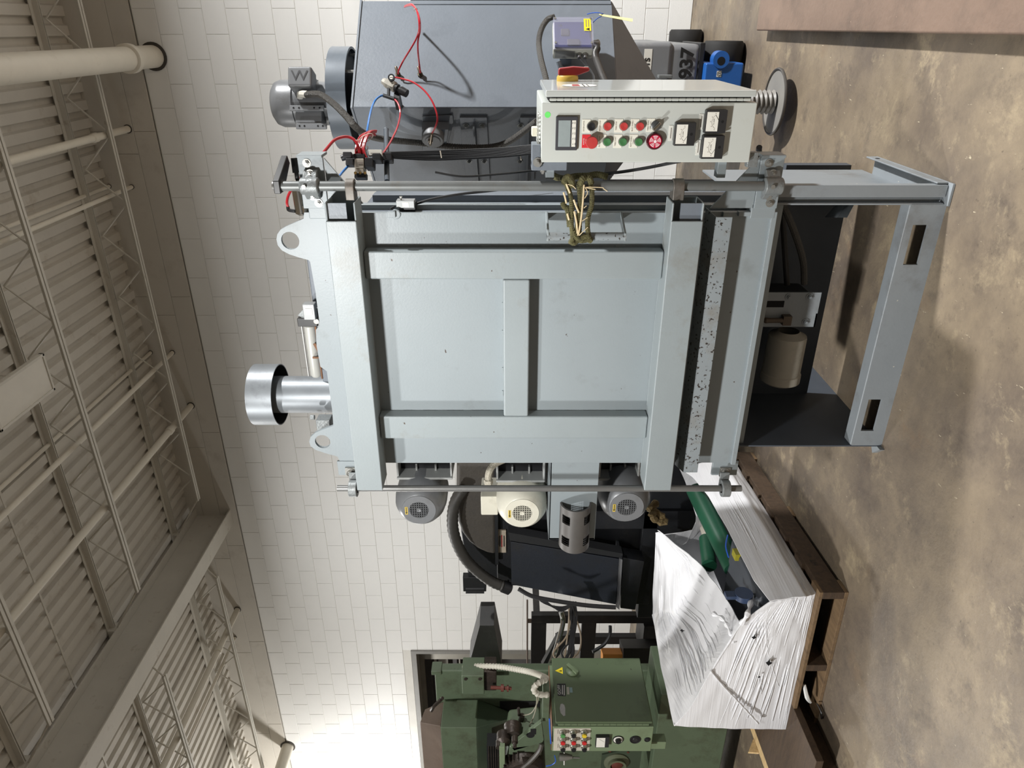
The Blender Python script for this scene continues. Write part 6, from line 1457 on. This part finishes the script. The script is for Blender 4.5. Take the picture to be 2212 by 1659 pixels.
# twisted rope of film across the front
put('film_twist', MB().tube([front_pt(1534, 1447)+pv*-.005, front_pt(1560, 1478)+pv*-.005, front_pt(1590, 1510)+pv*-.005, front_pt(1615, 1537)+pv*-.005, front_pt(1638, 1562)+pv*-.005], .007, 7, 8, rad=lambda t, i: .8+.35*math.sin(i*1.7)), film, ld_)
put('film_twist', MB().tube([front_pt(1600, 1345)+pv*-.01, front_pt(1612, 1320)+pv*-.02, PD(1622, 1300, 3.5), PD(1624, 1285, 3.6)], .014, 7, 6, rad=lambda t, i: .8+.3*math.sin(i*1.3)), film, ld_)
put('film_twist', MB().tube([PD(1540, 1325, 3.62), PD(1562, 1338, 3.55), PD(1575, 1360, 3.5), PD(1586, 1388, 3.48)], .014, 7, 6, rad=lambda t, i: .7+.4*math.sin(i*1.5)), film, ld_)
for (x, y, r) in ((1659, 1427, 7), (1627, 1372, 5), (1638, 1458, 3), (1472, 1358, 4)):
    q = front_pt(x, y)+pv*-.013; k = r*3.5/F
    put('film_tear', MB().prism([q+pu*k*math.cos(t)*rr+UP*k*math.sin(t)*rr for t, rr in [(i*.785, (1.2, .6)[i % 2]+.25*math.sin(i*2+x)) for i in range(8)]], pv*-.002), pit, ld_)
# contents: crate floor, green pipes, machine parts
put('crate_tray', pbox(MB(), .06, LA-.06, .06, LB-.06, ez+.004, ez+.05), mat('tray_dark', (30, 32, 38), .6, var=.2), ld_)
gp_m = mat('pipe_green', (24, 70, 50), .35, var=.08)
def inn(x, y, a): return PN(x, y, PP(a, 0, 0), pu)
o = thing('green_pipe', 'long leaning green pipe inside the torn white wrap', 'pipe', PP(.35, .9, ez+.05))
g0, g1 = inn(1502, 1058, .20), inn(1586, 1228, .34)
put('pipe_tube', MB().tube([g0, g0.lerp(g1, .5), g1], .058, 24), gp_m, o)
o = thing('green_pipe', 'short upright green pipe stub beside the long one in the wrap', 'pipe', PP(.5, .8, ez+.05))
g2, g3 = inn(1524, 1163, .45), inn(1532, 1222, .45)
put('pipe_tube', MB().lathe(g2, g3-g2, [(0,.034),(.006,.040),((g3-g2).length,.044)], 20), gp_m, o)
o = put('yellow_block', MB().obox(inn(1597, 1198, .16), pu*.02, pv*.03, UP*.03), mat('block_yellow', (150, 142, 36), .5)); tag(o, 'yellow plastic piece under the white wrap edge', 'block')
o = put('blue_zip_tie', MB().tube([inn(1572, 1156, .1), inn(1568, 1180, .12), inn(1574, 1204, .14)], .004, 5, 5), mat('tie_blue', (40,92,196))); tag(o, 'blue zip tie beside the green pipe in the wrap', 'cable tie')
o = put('grey_housing', pbox(MB(), .12, .5, .12, .62, ez+.05, ez+.22), mat('housing_dark', (62, 66, 72), .5, var=.15), None, bev=.02); tag(o, 'dark grey housing lying low inside the torn wrap', 'housing')
cw_ = inn(1606, 1286, .16)
o = put('caster_wheel', MB().lathe(cw_-pu*.015, pu, [(0,.0),(0,.045),(.03,.045),(.03,0)], 24).box(cw_.x-.01, cw_.x+.01, cw_.y-.02, cw_.y+.02, cw_.z, cw_.z+.09), mat('caster_blue', (52, 66, 92), .4, var=.1)); tag(o, 'blue grey caster wheel at the bottom of the torn opening', 'wheel')
o = put('cream_sheet', MB().prism([inn(1524, 1128, .62), inn(1528, 1150, .62), inn(1518, 1160, .62), inn(1512, 1140, .62)], pu*.01), mat('sheet_cream', (206, 200, 184), .5)); tag(o, 'cream sheet scrap behind the green pipes', 'sheet')
